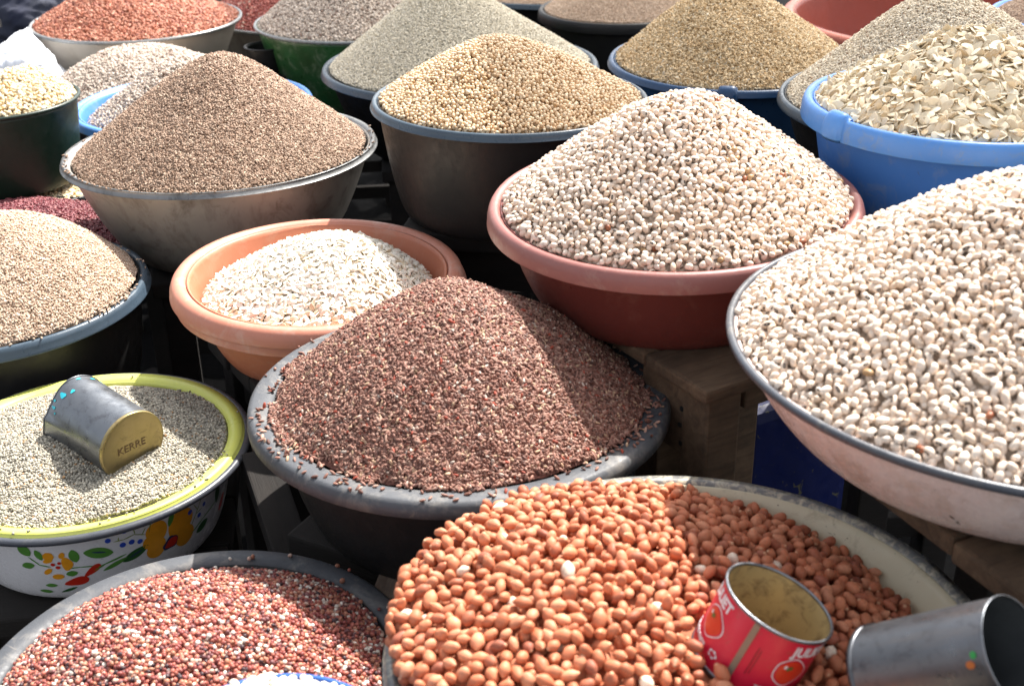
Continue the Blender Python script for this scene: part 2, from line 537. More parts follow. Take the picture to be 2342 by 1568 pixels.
    if parts:
        x, y, z = P.T; ok, u, v, dd = cull(x, y, z, nrm, -0.004, 0.05)
        top = z > H(x, y)[0] - 0.25 * d
        c = np.where(ok & top)[0]; c = c[np.argsort(dd[c])][:parts]; take[c] = True
        for i in c:
            o = bpy.data.objects.new(grain.gname[0], grain.me); COL.objects.link(o); o.parent = root
            m4 = np.eye(4); m4[:3, :3] = M[i] * scl[i][None, :]; m4[:3, 3] = P[i]
            o.matrix_local = Matrix(m4.tolist())
    r = ~take
    if r.any():
        points_obj(grain.gname[1], P[r], M[r], scl[r], grain, root)
    TOTAL[0] += n; print(name, n)
    return root


# ------------------------------------------------------------------ palette
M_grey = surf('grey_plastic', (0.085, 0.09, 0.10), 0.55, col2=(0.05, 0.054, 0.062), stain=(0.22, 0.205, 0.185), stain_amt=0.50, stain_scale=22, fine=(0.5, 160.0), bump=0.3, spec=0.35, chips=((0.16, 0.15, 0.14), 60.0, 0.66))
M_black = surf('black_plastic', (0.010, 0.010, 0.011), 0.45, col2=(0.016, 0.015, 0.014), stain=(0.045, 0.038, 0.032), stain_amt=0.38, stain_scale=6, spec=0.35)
M_slate = surf('slate_blue_plastic', (0.055, 0.085, 0.115), 0.32, col2=(0.04, 0.06, 0.085), stain=(0.13, 0.13, 0.13), stain_amt=0.4)
M_green_d = surf('dark_green_plastic', (0.006, 0.022, 0.014), 0.4, stain=(0.02, 0.035, 0.03), stain_amt=0.4)
M_green = surf('green_enamel', (0.03, 0.13, 0.04), 0.35, col2=(0.03, 0.06, 0.02), stain=(0.25, 0.3, 0.2), stain_amt=0.47, stain_scale=26)
M_terra = surf('terracotta_plastic', (0.52, 0.185, 0.105), 0.42, col2=(0.46, 0.155, 0.085), stain=(0.50, 0.27, 0.19), stain_amt=0.47, stain_scale=18, bump=0.12)
M_terra_r = surf('terracotta_rim_plastic', (0.53, 0.21, 0.14), 0.45, col2=(0.48, 0.19, 0.125), stain=(0.55, 0.33, 0.26), stain_amt=0.49, stain_scale=26, bump=0.12)
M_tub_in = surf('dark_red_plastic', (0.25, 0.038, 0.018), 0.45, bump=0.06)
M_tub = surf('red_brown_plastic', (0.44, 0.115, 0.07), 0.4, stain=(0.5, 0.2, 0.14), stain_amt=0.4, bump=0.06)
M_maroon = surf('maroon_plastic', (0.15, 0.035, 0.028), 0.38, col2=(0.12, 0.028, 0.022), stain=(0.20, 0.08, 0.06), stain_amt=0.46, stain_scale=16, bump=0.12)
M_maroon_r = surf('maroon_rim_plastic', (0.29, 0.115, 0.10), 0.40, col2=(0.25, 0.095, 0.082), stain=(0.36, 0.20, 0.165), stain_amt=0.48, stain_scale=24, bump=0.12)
M_blue = surf('blue_plastic', (0.065, 0.22, 0.66), 0.42, col2=(0.05, 0.185, 0.58), stain=(0.20, 0.29, 0.5), stain_amt=0.48, stain_scale=18, chips=((0.08, 0.12, 0.24), 24.0, 0.70))
M_blue_r = surf('light_blue_plastic', (0.085, 0.27, 0.68), 0.4, col2=(0.07, 0.23, 0.62), stain=(0.20, 0.28, 0.40), stain_amt=0.47, stain_scale=38)
M_rim_e = surf('strong_blue_plastic', (0.03, 0.12, 0.42), 0.4, bump=.06)
M_navy = surf('navy_plastic', (0.02, 0.07, 0.17), 0.35)
M_drum = surf('dark_blue_plastic', (0.004, 0.012, 0.10), 0.5, stain=(0.02, 0.03, 0.06), stain_amt=0.42, chips=((0.12, 0.115, 0.08), 55.0, 0.64))
M_galv = surf('galvanised_metal', (0.42, 0.39, 0.35), 0.42, metal=0.35, col2=(0.32, 0.30, 0.265), stain=(0.13, 0.10, 0.07), stain_amt=0.48, stain_scale=20, streak=(0.16, 0.13, 0.10))
M_galv_r = surf('galvanised_rim', (0.26, 0.265, 0.265), 0.38, metal=0.5, col2=(0.14, 0.14, 0.14), stain=(0.04, 0.04, 0.04), stain_amt=0.5, stain_scale=22)
M_alu = surf('dull_cream_enamel', (0.50, 0.46, 0.40), 0.38, metal=0.1, col2=(0.42, 0.37, 0.31), stain=(0.25, 0.2, 0.15), stain_amt=0.42)
M_alu_r = surf('grey_enamel_rim', (0.26, 0.27, 0.27), 0.3, metal=0.3)
M_white = surf('white_enamel', (0.76, 0.75, 0.77), 0.25, col2=(0.68, 0.67, 0.70), coat=0.3, stain=(0.5, 0.47, 0.44), stain_amt=.42, stain_scale=30, chips=((0.04, 0.032, 0.028), 80.0, 0.71), bump=0.04)
M_pinkw = surf('soiled_white_enamel', (0.78, 0.69, 0.66), 0.25, col2=(0.74, 0.60, 0.56), stain=(0.30, 0.18, 0.12), stain_amt=0.43, stain_scale=20, chips=((0.045, 0.025, 0.02), 19.0, 0.685), coat=0.2, streak=(0.50, 0.36, 0.28))
M_cream = surf('cream_enamel', (0.60, 0.54, 0.39), 0.4, col2=(0.52, 0.46, 0.31), stain=(0.24, 0.19, 0.12), stain_amt=0.46, stain_scale=30, chips=((0.07, 0.05, 0.035), 75.0, 0.66))
M_dkrim = surf('blue_black_rim', (0.045, 0.055, 0.075), 0.32, col2=(0.07, 0.07, 0.075), stain=(0.18, 0.17, 0.15), stain_amt=0.45, stain_scale=20)
M_wornrim = surf('worn_enamel_rim', (0.20, 0.20, 0.195), 0.4, col2=(0.09, 0.09, 0.09), stain=(0.62, 0.56, 0.40), stain_amt=0.53, stain_scale=110)
M_yellow = surf('yellow_enamel', (0.70, 0.74, 0.12), 0.35, col2=(0.66, 0.70, 0.20), stain=(0.42, 0.45, 0.12), stain_amt=.42, stain_scale=40, chips=((0.13, 0.12, 0.09), 70.0, 0.68), bump=0.04)
M_tin = surf('tin', (0.24, 0.26, 0.285), 0.34, metal=0.85, col2=(0.16, 0.17, 0.185), stain=(0.09, 0.09, 0.10), stain_amt=0.47, stain_scale=85)
M_tin_grey = surf('darkened_tin', (0.15, 0.155, 0.17), 0.34, metal=0.8, col2=(0.10, 0.105, 0.115), stain=(0.05, 0.05, 0.055), stain_amt=0.48, stain_scale=60, streak=(0.20, 0.16, 0.13))
M_tin_dark = surf('tin_inside', (0.10, 0.11, 0.115), 0.5, metal=0.5, col2=(0.06, 0.065, 0.07))
M_gold = surf('lacquered_tin', (0.36, 0.28, 0.12), 0.36, metal=0.55, col2=(0.28, 0.22, 0.10), stain=(0.14, 0.10, 0.055), stain_amt=0.46, stain_scale=70)
M_goldin = surf('stained_lacquer', (0.46, 0.37, 0.18), 0.45, metal=0.25, col2=(0.36, 0.28, 0.14), stain=(0.10, 0.065, 0.035), stain_amt=0.50, stain_scale=75)
M_red = surf('red_print', (0.60, 0.008, 0.045), 0.36, col2=(0.50, 0.008, 0.035), stain=(0.33, 0.05, 0.04), stain_amt=0.45, stain_scale=80, bump=0.05)
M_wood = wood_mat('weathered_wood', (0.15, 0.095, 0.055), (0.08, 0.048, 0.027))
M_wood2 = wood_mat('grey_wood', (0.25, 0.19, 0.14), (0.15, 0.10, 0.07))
M_wood_shade = wood_mat('shade_dark_wood', (0.013, 0.009, 0.007), (0.008, 0.006, 0.0045))  # near-black: the shade under the bowls is put into the wood colour
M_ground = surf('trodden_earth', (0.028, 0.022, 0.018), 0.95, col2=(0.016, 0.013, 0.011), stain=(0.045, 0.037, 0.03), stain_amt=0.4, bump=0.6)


def flat_paint(name, c, r=0.3):
    m, t, b = new_mat(name); b.inputs['Base Color'].default_value = (*c, 1); b.inputs['Roughness'].default_value = r
    tc = nd(t, 'ShaderNodeTexCoord').outputs['Object']
    cc = mix(t, ramp(t, noise(t, 60, 4, 0.6, tc), [(0.3, BW[0]), (0.7, BW[1])]), c, tuple(x * 0.8 for x in c)); t.links.new(cc, b.inputs['Base Color'])
    return m


# ------------------------------------------------------------------ ground
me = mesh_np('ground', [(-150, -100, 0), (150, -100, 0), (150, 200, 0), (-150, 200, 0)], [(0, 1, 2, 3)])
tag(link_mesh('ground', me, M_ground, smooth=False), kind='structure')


fz = smooth_noise(91, 7.0)  # black sheet added over the ground to darken the gaps between bowls
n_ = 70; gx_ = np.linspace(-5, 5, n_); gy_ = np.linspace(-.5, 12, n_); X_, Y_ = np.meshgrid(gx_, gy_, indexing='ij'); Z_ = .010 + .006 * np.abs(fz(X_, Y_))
me = mesh_np('gap_shade_sheet', np.stack([X_.ravel(), Y_.ravel(), Z_.ravel()], 1).tolist(), [(i * n_ + j, (i + 1) * n_ + j, (i + 1) * n_ + j + 1, i * n_ + j + 1) for i in range(n_ - 1) for j in range(n_ - 1)])
tag(link_mesh('gap_shade_sheet', me, surf('gap_shade_black', (0.005, 0.005, 0.0055), 0.95, spec=0.05, bump=0.1)), 'black sheet added on the ground to put shade in the gaps under the stall', 'gap_shade_sheet')


# ------------------------------------------------------------------ stools that carry the bowls
def stool(x, y, top, w_, d_, rot, label, legs=None, aprons=True, mat=None, mat2=None, nplank=3, th=0.028, group='wooden stools under the bowls'):
    mat = mat or M_wood; mat2 = mat2 or mat
    root = empty('wooden_stool', (x, y, 0), label, 'stool', rot=(0, 0, math.radians(rot)), group=group)
    pw = d_ / nplank
    for i in range(nplank):
        box('plank', (w_ + random.uniform(-.006, .006), pw - 0.003, th), T((random.uniform(-.003, .003), -d_ / 2 + pw * (i + .5), top - th / 2 - random.uniform(0, .0012))), mat, root, 0.004)
    lw = 0.045
    for sx in (-1, 1):
        for sy in (-1, 1):
            lx, ly = (legs or {}).get((sx, sy), (sx * (w_ / 2 - lw / 2 - .012), sy * (d_ / 2 - lw / 2 - .012)))
            box('leg', (lw, lw, top - th), T((lx, ly, (top - th) / 2)), mat2, root, 0.003)
    if not aprons: return root
    for sy in (-1, 1):
        box('apron', (w_ - 2 * lw - 0.03, 0.02, 0.07), T((0, sy * (d_ / 2 - .035), top - th - 0.037)), mat2, root, 0.002)
        box('rail', (w_ - 2 * lw - 0.03, 0.02, 0.04), T((0, sy * (d_ / 2 - .035), top * 0.35)), mat2, root, 0.002)
    for sx in (-1, 1):
        box('apron', (0.02, d_ - 2 * lw - 0.03, 0.07), T((sx * (w_ / 2 - .035), 0, top - th - 0.037)), mat2, root, 0.002)
    return root


def under(bowl, w_, d_, rot, label, **kw):
    k = bowl.k
    return stool(bowl.loc[0], bowl.loc[1], CAM_Z - bowl.loc[2] - (bowl.depth + 0.0012) * k, w_ * k, d_ * k, rot, label, **kw)


# ------------------------------------------------------------------ grain kinds
G_pn = Grain('peanut', uv_grain('peanut', f_peanut(0.0154, 0.0106), 12, 9),
             grain_mat('peanut_skin', [(30, (0.53, 0.195, 0.098)), (30, (0.47, 0.155, 0.075)), (22, (0.58, 0.245, 0.135)), (12, (0.37, 0.115, 0.06)), (5, (0.28, 0.085, 0.05)), (1.2, (0.80, 0.70, 0.56))], 0.56, 0.22, tip=(0.60, 0.34, 0.2), mottle=(0.40, 0.15, 0.085)), 0.0113, 0.010, ('peanut', 'peanuts'))
bean_stops = [(60, (0.75, 0.605, 0.485)), (25, (0.79, 0.67, 0.56)), (13, (0.66, 0.51, 0.385)), (1, (0.42, 0.26, 0.13)), (.4, (0.28, 0.10, 0.05))]
M_bean = grain_mat('black_eyed_bean_skin', bean_stops, 0.38, 0.12, eye=(0.02, 0.016, 0.014), spec=0.3)
G_bz = Grain('bean', uv_grain('black_eyed_bean', f_bean(0.0116, 0.0089, 0.0080), 14, 10), M_bean, 0.0081, 0.010, ('bean', 'beans'))
G_ba = Grain('bean', uv_grain('black_eyed_bean_long', f_bean(0.0120, 0.0083, 0.0075), 14, 10), M_bean, 0.0078, 0.010, ('bean', 'beans'))
G_be = Grain('bean', uv_grain('white_bean', f_bean(0.0105, 0.0080, 0.007), 10, 8), grain_mat('white_bean_skin', [(1, (0.72, 0.67, 0.60))], 0.4, 0.08), 0.008, 0.010, ('bean', 'beans'))
G_soy = Grain('soybean', uv_grain('soybean', f_ell(0.0082, 0.0068, 0.0066), 8, 7), grain_mat('soybean_skin', [(50, (0.70, 0.52, 0.33)), (30, (0.76, 0.60, 0.41)), (15, (0.62, 0.42, 0.24)), (5, (0.42, 0.25, 0.11))], 0.35, 0.15), 0.0066, 0.007, ('soybean', 'soybeans'))
G_seedY = Grain('melon_seed', uv_grain('large_melon_seed', f_seed(0.0270, 0.0142, 0.0036), 16, 10), grain_mat('melon_seed_shell', [(60, (0.72, 0.60, 0.42)), (28, (0.78, 0.69, 0.52)), (12, (0.56, 0.40, 0.22))], 0.5, 0.15, mottle=(0.80, 0.74, 0.60)), 0.0092, 0.011, ('melon_seed', 'melon_seeds'))
G_seedA = Grain('melon_seed', uv_grain('hulled_melon_seed', f_seed(0.0136, 0.0072, 0.0028), 12, 8), grain_mat('hulled_seed', [(60, (0.82, 0.75, 0.63)), (30, (0.85, 0.80, 0.70)), (10, (0.70, 0.57, 0.40))], 0.5, 0.12), 0.0056, 0.0060, ('melon_seed', 'melon_seeds'))
G_rice = Grain('rice', uv_grain('red_rice', f_ell(0.0080, 0.0036, 0.0028), 8, 6), grain_mat('red_rice_husk', [(34, (0.275, 0.140, 0.105)), (26, (0.19, 0.086, 0.062)), (16, (0.37, 0.225, 0.17)), (15, (0.11, 0.05, 0.038)), (5, (0.46, 0.31, 0.20)), (2, (0.52, 0.43, 0.36)), (2, (0.30, 0.06, 0.035))], 0.55, 0.25, spec=0.25), 0.0030, 0.0034, ('rice', 'rice_grains'))
G_red = Grain('sorghum', uv_grain('red_sorghum', f_ell(0.0048, 0.0041, 0.0037), 8, 6), grain_mat('sorghum_skin', [(28, (0.36, 0.11, 0.08)), (20, (0.44, 0.19, 0.12)), (24, (0.23, 0.06, 0.052)), (10, (0.55, 0.37, 0.29)), (8, (0.74, 0.67, 0.58)), (10, (0.17, 0.07, 0.07)), (6, (0.06, 0.035, 0.04))], 0.38, 0.22), 0.0042, 0.0040, ('sorghum', 'sorghum_grains'))
G_mil = Grain('millet', uv_grain('pearl_millet', f_ell(0.0032, 0.0027, 0.0026), 7, 5), grain_mat('millet_skin', [(40, (0.42, 0.385, 0.31)), (25, (0.31, 0.29, 0.24)), (20, (0.56, 0.51, 0.41)), (12, (0.19, 0.17, 0.135)), (3, (0.46, 0.27, 0.13))], 0.45, 0.3), 0.0028, 0.0026, ('millet', 'millet_grains'))
G_brown = Grain('brown_grain', uv_grain('brown_grain', f_ell(0.0058, 0.0029, 0.0026), 7, 5), grain_mat('brown_grain_skin', [(38, (0.38, 0.260, 0.185)), (26, (0.30, 0.195, 0.135)), (20, (0.48, 0.355, 0.265)), (10, (0.17, 0.105, 0.068)), (4, (0.56, 0.44, 0.32))], 0.55, 0.28), 0.0030, 0.0033, ('grain', 'grains'))
G_tan = Grain('tan_grain', uv_grain('tan_grain', f_ell(0.0048, 0.0026, 0.0023), 7, 5), grain_mat('tan_grain_skin', [(40, (0.56, 0.42, 0.315)), (30, (0.48, 0.35, 0.255)), (20, (0.64, 0.51, 0.395)), (8, (0.36, 0.245, 0.16))], 0.6, 0.2), 0.0026, 0.0029, ('grain', 'grains'))
G_orange = Grain('orange_bean', uv_grain('orange_bean', f_bean(0.0125, 0.0075, 0.0062), 8, 6), grain_mat('orange_bean_skin', [(40, (0.42, 0.165, 0.10)), (30, (0.36, 0.125, 0.075)), (20, (0.50, 0.24, 0.16)), (8, (0.24, 0.07, 0.05))], 0.5, 0.22), 0.0072, 0.0074, ('bean', 'beans'))
G_dkred = Grain('red_bean', uv_grain('red_bean', f_bean(0.0125, 0.0075, 0.0062), 8, 6), grain_mat('red_bean_skin', [(40, (0.32, 0.075, 0.055)), (30, (0.25, 0.05, 0.04)), (20, (0.42, 0.14, 0.10)), (3, (0.65, 0.5, 0.4))], 0.45, 0.22), 0.0072, 0.0074, ('bean', 'beans'))
G_mar = Grain('maroon_bean', uv_grain('maroon_bean', f_bean(0.0070, 0.0048, 0.0044), 8, 6), grain_mat('maroon_bean_skin', [(50, (0.20, 0.05, 0.06)), (30, (0.15, 0.035, 0.045)), (20, (0.28, 0.10, 0.10))], 0.4, 0.2), 0.0048, 0.0050, ('bean', 'beans'))
G_pale = Grain('pale_bean', uv_grain('pale_bean', f_bean(0.0085, 0.0062, 0.0055), 8, 6), grain_mat('pale_bean_skin', [(50, (0.54, 0.455, 0.38)), (30, (0.44, 0.36, 0.30)), (14, (0.66, 0.58, 0.50)), (8, (0.26, 0.18, 0.14))], 0.5, 0.18), 0.0062, 0.0064, ('bean', 'beans'))
G_ivory = Grain('pale_rice', uv_grain('pale_rice', f_ell(0.0062, 0.0028, 0.0024), 7, 5), grain_mat('pale_rice_husk', [(50, (0.66, 0.60, 0.475)), (30, (0.57, 0.515, 0.405)), (20, (0.74, 0.68, 0.56)), (4, (0.42, 0.35, 0.24))], 0.6, 0.12), 0.0030, 0.0040, ('rice', 'rice_grains'))
G_gold = Grain('golden_rice', uv_grain('golden_rice', f_ell(0.0095, 0.0038, 0.0030), 7, 5), grain_mat('golden_rice_husk', [(40, (0.68, 0.51, 0.30)), (28, (0.75, 0.60, 0.39)), (20, (0.56, 0.38, 0.19)), (8, (0.32, 0.20, 0.09)), (3, (0.78, 0.7, 0.55))], 0.55, 0.22), 0.0042, 0.0050, ('rice', 'rice_grains'))
G_chip = Grain('beige_grain', uv_grain('beige_grain', f_ell(0.0080, 0.0048, 0.0030), 7, 5), grain_mat('beige_grain_skin', [(50, (0.74, 0.64, 0.49)), (30, (0.65, 0.55, 0.41)), (14, (0.80, 0.72, 0.58)), (5, (0.34, 0.23, 0.15))], 0.65, 0.2), 0.0040, 0.0050, ('grain', 'grains'))
G_corn = Grain('maize', uv_grain('cream_maize', f_ell(0.0105, 0.0085, 0.0056), 8, 6), grain_mat('cream_maize_skin', [(50, (0.74, 0.62, 0.42)), (30, (0.66, 0.52, 0.31)), (14, (0.80, 0.72, 0.56)), (6, (0.55, 0.36, 0.16))], 0.5, 0.15), 0.0074, 0.0076, ('kernel', 'kernels'))


def core(name, c):
    m, t, b = new_mat(name)
    tc = nd(t, 'ShaderNodeTexCoord').outputs['Object']
    cc = mix(t, ramp(t, noise(t, 350, 3, 0.7, tc), [(0.35, BW[0]), (0.65, BW[1])]), c, tuple(x * 0.55 for x in c)); t.links.new(cc, b.inputs['Base Color'])
    b.inputs['Roughness'].default_value = 0.9
    return m


AVOID = []       # (world -> tin matrix, radius, length): no grain is poured through a tin


def view_frame(p):
    v = (Vector((0, 0, CAM_Z)) - Vector(p)).normalized()
    r = F_.cross(Vector((0, 0, 1))).normalized(); r = (r - v * r.dot(v)).normalized(); u = v.cross(r)
    return v, r, u


def tin_frame(origin, axis, ref, k):
    az = Vector(axis).normalized(); axx = Vector(ref); axx = (axx - az * axx.dot(az)).normalized(); ay = az.cross(axx)
    Mx = Matrix(((axx.x, ay.x, az.x, 0), (axx.y, ay.y, az.y, 0), (axx.z, ay.z, az.z, 0), (0, 0, 0, 1)))
    return T((origin[0] * k, origin[1] * k, CAM_Z + (origin[2] - CAM_Z) * k)) @ Mx @ Matrix.Scale(k, 4)


K1, K2 = .795 / .70, .651 / .69
pd = Vector((-.4090, 1.143, CAM_Z - .672)); v, r, u = view_frame(pd)
ax1 = -(v * .70 + r * .585 - u * .41).normalized(); TIN1 = (pd + ax1 * .105, ax1, r, K1)
po = Vector((.2085, .7875, CAM_Z - .618)); v, r, u = view_frame(po)
TIN2 = (po, (v * .47 + r * .50 + u * .73).normalized(), r, K2)
p3 = Vector((.3467, .6742, CAM_Z - .575)); v, r, u = view_frame(p3)
TIN3 = (p3, (v * .50 + r * .84 + u * .14).normalized(), u, K2)
for tf, rr, ll in ((TIN1, .0385, .105), (TIN2, .0452, .066), (TIN3, .0385, .115)):
    AVOID.append((np.array(tin_frame(*tf).inverted()), rr, ll))


# ------------------------------------------------------------------ bowls and their heaps, front to back
BG = 'basins and bowls of the grain stall'
HG = 'heaps of grain and beans in bowls'

# peanuts, front
b = Bowl('enamel_basin', 'wide cream enamel basin with worn dark rim, holding peanuts, front centre right', 'basin', (.147, .833, .690), .262, (.10, .115, .46), ('flange', .014, .009), M_pinkw, M_wornrim, inner=M_cream, h=0.651)
heap('peanut_heap', 'heap of shelled orange-brown peanuts in the cream enamel basin', 'heap', b, G_pn, core('peanut_core', (0.40, 0.13, 0.06)), (-.03, .02), 0.045, -.006, .237, e=.5, q=1.3, tilt=(-.11, 0.0), fc=(-.018, .012), drop=True, parts=300, flat=0.9, seed=3, bump=0.002)
under(b, .30, .30, 20, 'weathered wooden stool under the peanut basin')

# red sorghum, front left
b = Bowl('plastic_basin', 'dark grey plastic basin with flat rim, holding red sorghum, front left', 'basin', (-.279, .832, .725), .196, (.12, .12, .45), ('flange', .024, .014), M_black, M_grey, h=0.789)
heap('sorghum_heap', 'mound of mixed red, pink and white sorghum in the front left basin', 'heap', b, G_red, core('sorghum_core', (0.34, 0.14, 0.10)), (-.01, -.01), .060, -.003, .171, e=.5, q=1.25, seed=5, bump=.0012, layers=3, flat=0.8, spill=45)
under(b, .26, .26, 35, 'weathered wooden stool under the red sorghum basin')

# small blue bowl of white beans, front edge
b = Bowl('small_bowl', 'small blue bowl of white beans at the bottom edge of the photograph', 'bowl', (-.172, .632, .622), .092, (.05, .06, .5), ('thick', .009, .010), M_blue, M_rim_e)
heap('white_bean_heap', 'glaring white beans heaped in the small blue bowl', 'heap', b, G_be, core('white_core', (0.6, 0.55, 0.5)), (0, 0), 0.036, -.001, .084, e=.4, q=1.2, drop=True, parts=300, flat=0.7, seed=6)
under(b, .11, .11, 5, 'small wooden stool under the little blue bowl', nplank=1)

# floral enamel bowl
FL = b = Bowl('enamel_bowl', 'white enamel bowl painted with flowers, with yellow inner rim, holding grey millet', 'bowl', (-.48, 1.193, .70), .178, (.115, .115, .34), ('flange', .019, .006), M_white, M_yellow, inner=M_yellow, h=0.795)


def dentC(x, y):
    g = lambda cx, cy, s, a: a * np.exp(-((x - cx) ** 2 + (y - cy) ** 2) / (2 * s * s))
    return g(.02, -.075, .03, -.010) + g(.075, -.115, .03, .008) + g(-.05, -.03, .04, .006) + g(.02, .06, .05, .004)


heap('millet_heap', 'grey pearl millet filling the flowered enamel bowl', 'heap', b, G_mil, core('millet_core', (0.36, 0.32, 0.25)), (0, 0), .016, -.006, .159, e=.6, q=1.5, seed=8, bump=.0013, layers=3, flat=0.8, dent=dentC, spill=40)
under(b, .30, .30, 8, 'dark wooden stool under the flowered enamel bowl', mat=M_wood_shade, mat2=M_wood_shade)
# dark outermost edge of the floral bowl
t_ = .0048
link_mesh('rim_edge', lathe_mesh('rim_edge', [(.178 + t_ * math.cos(a), -.0065 + t_ * 0.9 * math.sin(a)) for a in np.linspace(0, 2 * math.pi, 10, endpoint=False)], 160), M_dkrim, FL.root)

# red rice, centre
b = Bowl('plastic_basin', 'dark grey plastic basin with broad flat rim, holding red rice, centre', 'basin', (-.064, 1.306, .70), .252, (.165, .165, .5), ('flange', .030, .018), M_black, M_grey, tilt=(-.4, -.8), h=0.655)
heap('rice_heap', 'tall heap of reddish-brown rice in the central dark grey basin', 'heap', b, G_rice, core('rice_core', (0.24, 0.10, 0.075)), (-.008, 0), .1235, -.002, .2205, e=.46, q=1.14, ragged=.05, seed=9, bump=.0022, layers=3, spill=300, flat=0.55)
under(b, .34, .30, -28, 'dark wooden stool under the central red rice basin', mat=M_wood_shade, mat2=M_wood_shade)

# black-eyed beans, large white enamel bowl, right
b = Bowl('enamel_basin', 'large soiled white enamel basin with blue-black rim, holding black-eyed beans, right edge', 'basin', (.531, 1.138, .56), .307, (.16, .125, .42), ('roll', .009, 0), M_pinkw, M_dkrim, tilt=(-.1, .4), h=0.48)
heap('black_eyed_bean_heap', 'large heap of black-eyed beans in the white enamel basin at the right edge', 'heap', b, G_ba, core('bean_core_near', (0.62, 0.48, 0.36)), (.02, .01), .165, -.003, .296, e=.30, q=1.15, drop=True, parts=300, flat=0.85, seed=12, bump=.002)
stool(.560, .838, CAM_Z - .48 - .1086, .38, .44, 24, 'dark wooden bench under the large white enamel basin', mat=M_wood, mat2=M_wood_shade, aprons=False, th=.020, legs={(-1, -1): (-.02, -.18), (-1, 1): (-.02, .18)})

# black-eyed beans, maroon basin
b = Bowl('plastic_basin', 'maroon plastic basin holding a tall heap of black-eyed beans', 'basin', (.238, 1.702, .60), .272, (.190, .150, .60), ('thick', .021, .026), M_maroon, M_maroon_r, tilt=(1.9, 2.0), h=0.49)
heap('black_eyed_bean_heap', 'tall pointed heap of black-eyed beans in the maroon basin', 'heap', b, G_bz, core('bean_core_far', (0.62, 0.48, 0.36)), (.010, -.002), .152, -.003, .254, e=.26, q=1.05, fc=(.003, 0), drop=True, parts=300, flat=0.85, seed=13, bump=.0022)
_st = stool(.226, 1.273, CAM_Z - .6145, .18, .22, 31.0, 'brown wooden stool with nail holes under the maroon basin', mat=M_wood, aprons=False, th=.016, nplank=2, legs={(-1, 1): (0.0, .08), (-1, -1): (-.062, -.082), (1, -1): (.062, .02)})
box('apron', (.10, .016, .028), T((.022, -.090, CAM_Z - .6145 - .031)), M_wood, _st, .002)
box('apron', (.018, .085, .085), T((-.075, -.030, CAM_Z - .6145 - .0595)), M_wood, _st, .002)
for _y, _z in ((-.060, -.045), (-.058, -.066), (-.061, -.088), (-.014, -.050)):
    box('nail', (.003, .005, .005), T((-.0845, _y, CAM_Z - .6145 + _z)), M_black, _st, .001)

# terracotta basin of hulled melon seed (two nested basins)
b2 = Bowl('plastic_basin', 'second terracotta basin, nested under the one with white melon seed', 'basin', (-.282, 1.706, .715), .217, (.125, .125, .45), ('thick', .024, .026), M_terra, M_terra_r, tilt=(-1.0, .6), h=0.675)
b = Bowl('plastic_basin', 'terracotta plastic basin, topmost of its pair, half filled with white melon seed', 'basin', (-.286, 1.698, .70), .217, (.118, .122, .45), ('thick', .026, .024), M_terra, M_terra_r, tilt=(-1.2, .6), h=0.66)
heap('melon_seed_heap', 'white hulled melon seed in the terracotta basin', 'heap', b, G_seedA, core('hulled_core', (0.6, 0.5, 0.36)), (.032, .0), .052, -.034, .170, e=.35, q=1.1, drop=True, parts=300, flat=0.45, seed=14, bump=.002, dens=1.5)
under(b, .28, .28, 30, 'dark wooden stool under the nested terracotta basins', mat=M_wood_shade)

# tan grain, left
b = Bowl('plastic_basin', 'dark slate plastic basin cut off by the left edge, holding tan grain', 'basin', (-.697, 1.524, .65), .205, (.15, .17, .4), ('thick', .014, .016), M_black, M_slate, tilt=(1.0, .2), h=0.732)
heap('tan_grain_heap', 'rounded heap of pale tan grain at the left edge', 'heap', b, G_tan, core('tan_core', (0.44, 0.31, 0.21)), (.03, 0), .094, -.003, .190, e=.45, q=1.35, seed=15, bump=.002, layers=3, flat=0.7, spill=180)
under(b, .30, .30, 12, 'dark wooden stool under the tan grain basin', mat=M_wood_shade)

# maroon beans, left edge
b = Bowl('plastic_basin', 'dark basin of small maroon beans behind the tan grain', 'basin', (-.82, 1.90, .72), .205, (.14, .12, .45), ('roll', .007, 0), M_black, M_black, h=0.8)
heap('maroon_bean_heap', 'low heap of small dark maroon beans behind the tan grain', 'heap', b, G_mar, core('maroon_core', (0.14, 0.04, 0.045)), (-.01, 0), .046, -.002, .196, e=.3, q=1.1, seed=16, bump=.0018, layers=2, flat=0.9)
under(b, .26, .26, 5, 'dark wooden stool under the maroon bean basin', mat=M_wood_shade)

# cream maize under the green bucket
b = Bowl('plastic_basin', 'dark shallow basin of cream maize in front of the dark green bucket', 'basin', (-.92, 2.215, .72), .195, (.12, .10, .45), ('roll', .007, 0), M_green_d, M_black, h=0.8)
heap('maize_heap', 'low heap of cream maize in the shallow dark basin at the left edge', 'heap', b, G_corn, core('maize_core', (0.5, 0.4, 0.25)), (.03, 0), .006, -.003, .186, e=.4, q=1.2, seed=17, layers=2, bump=.002, flat=0.8)
under(b, .26, .22, 0, 'dark wooden stool under the cream maize basin', mat=M_wood_shade)

# dark green bucket
b = Bowl('bucket', 'deep dark green bucket heaped with cream maize, standing in a shallow maize basin', 'bucket', (-1.08, 2.57, .66), .172, (.135, .180, .5), ('roll', .008, 0), M_green_d, M_green_d, h=0.615)
heap('maize_heap', 'cream maize heaped in the deep dark green bucket', 'heap', b, G_corn, core('maize_core_far', (0.5, 0.4, 0.25)), (.07, 0), .055, -.003, .163, e=.4, q=1.2, seed=18, layers=2, bump=.002, flat=0.8)

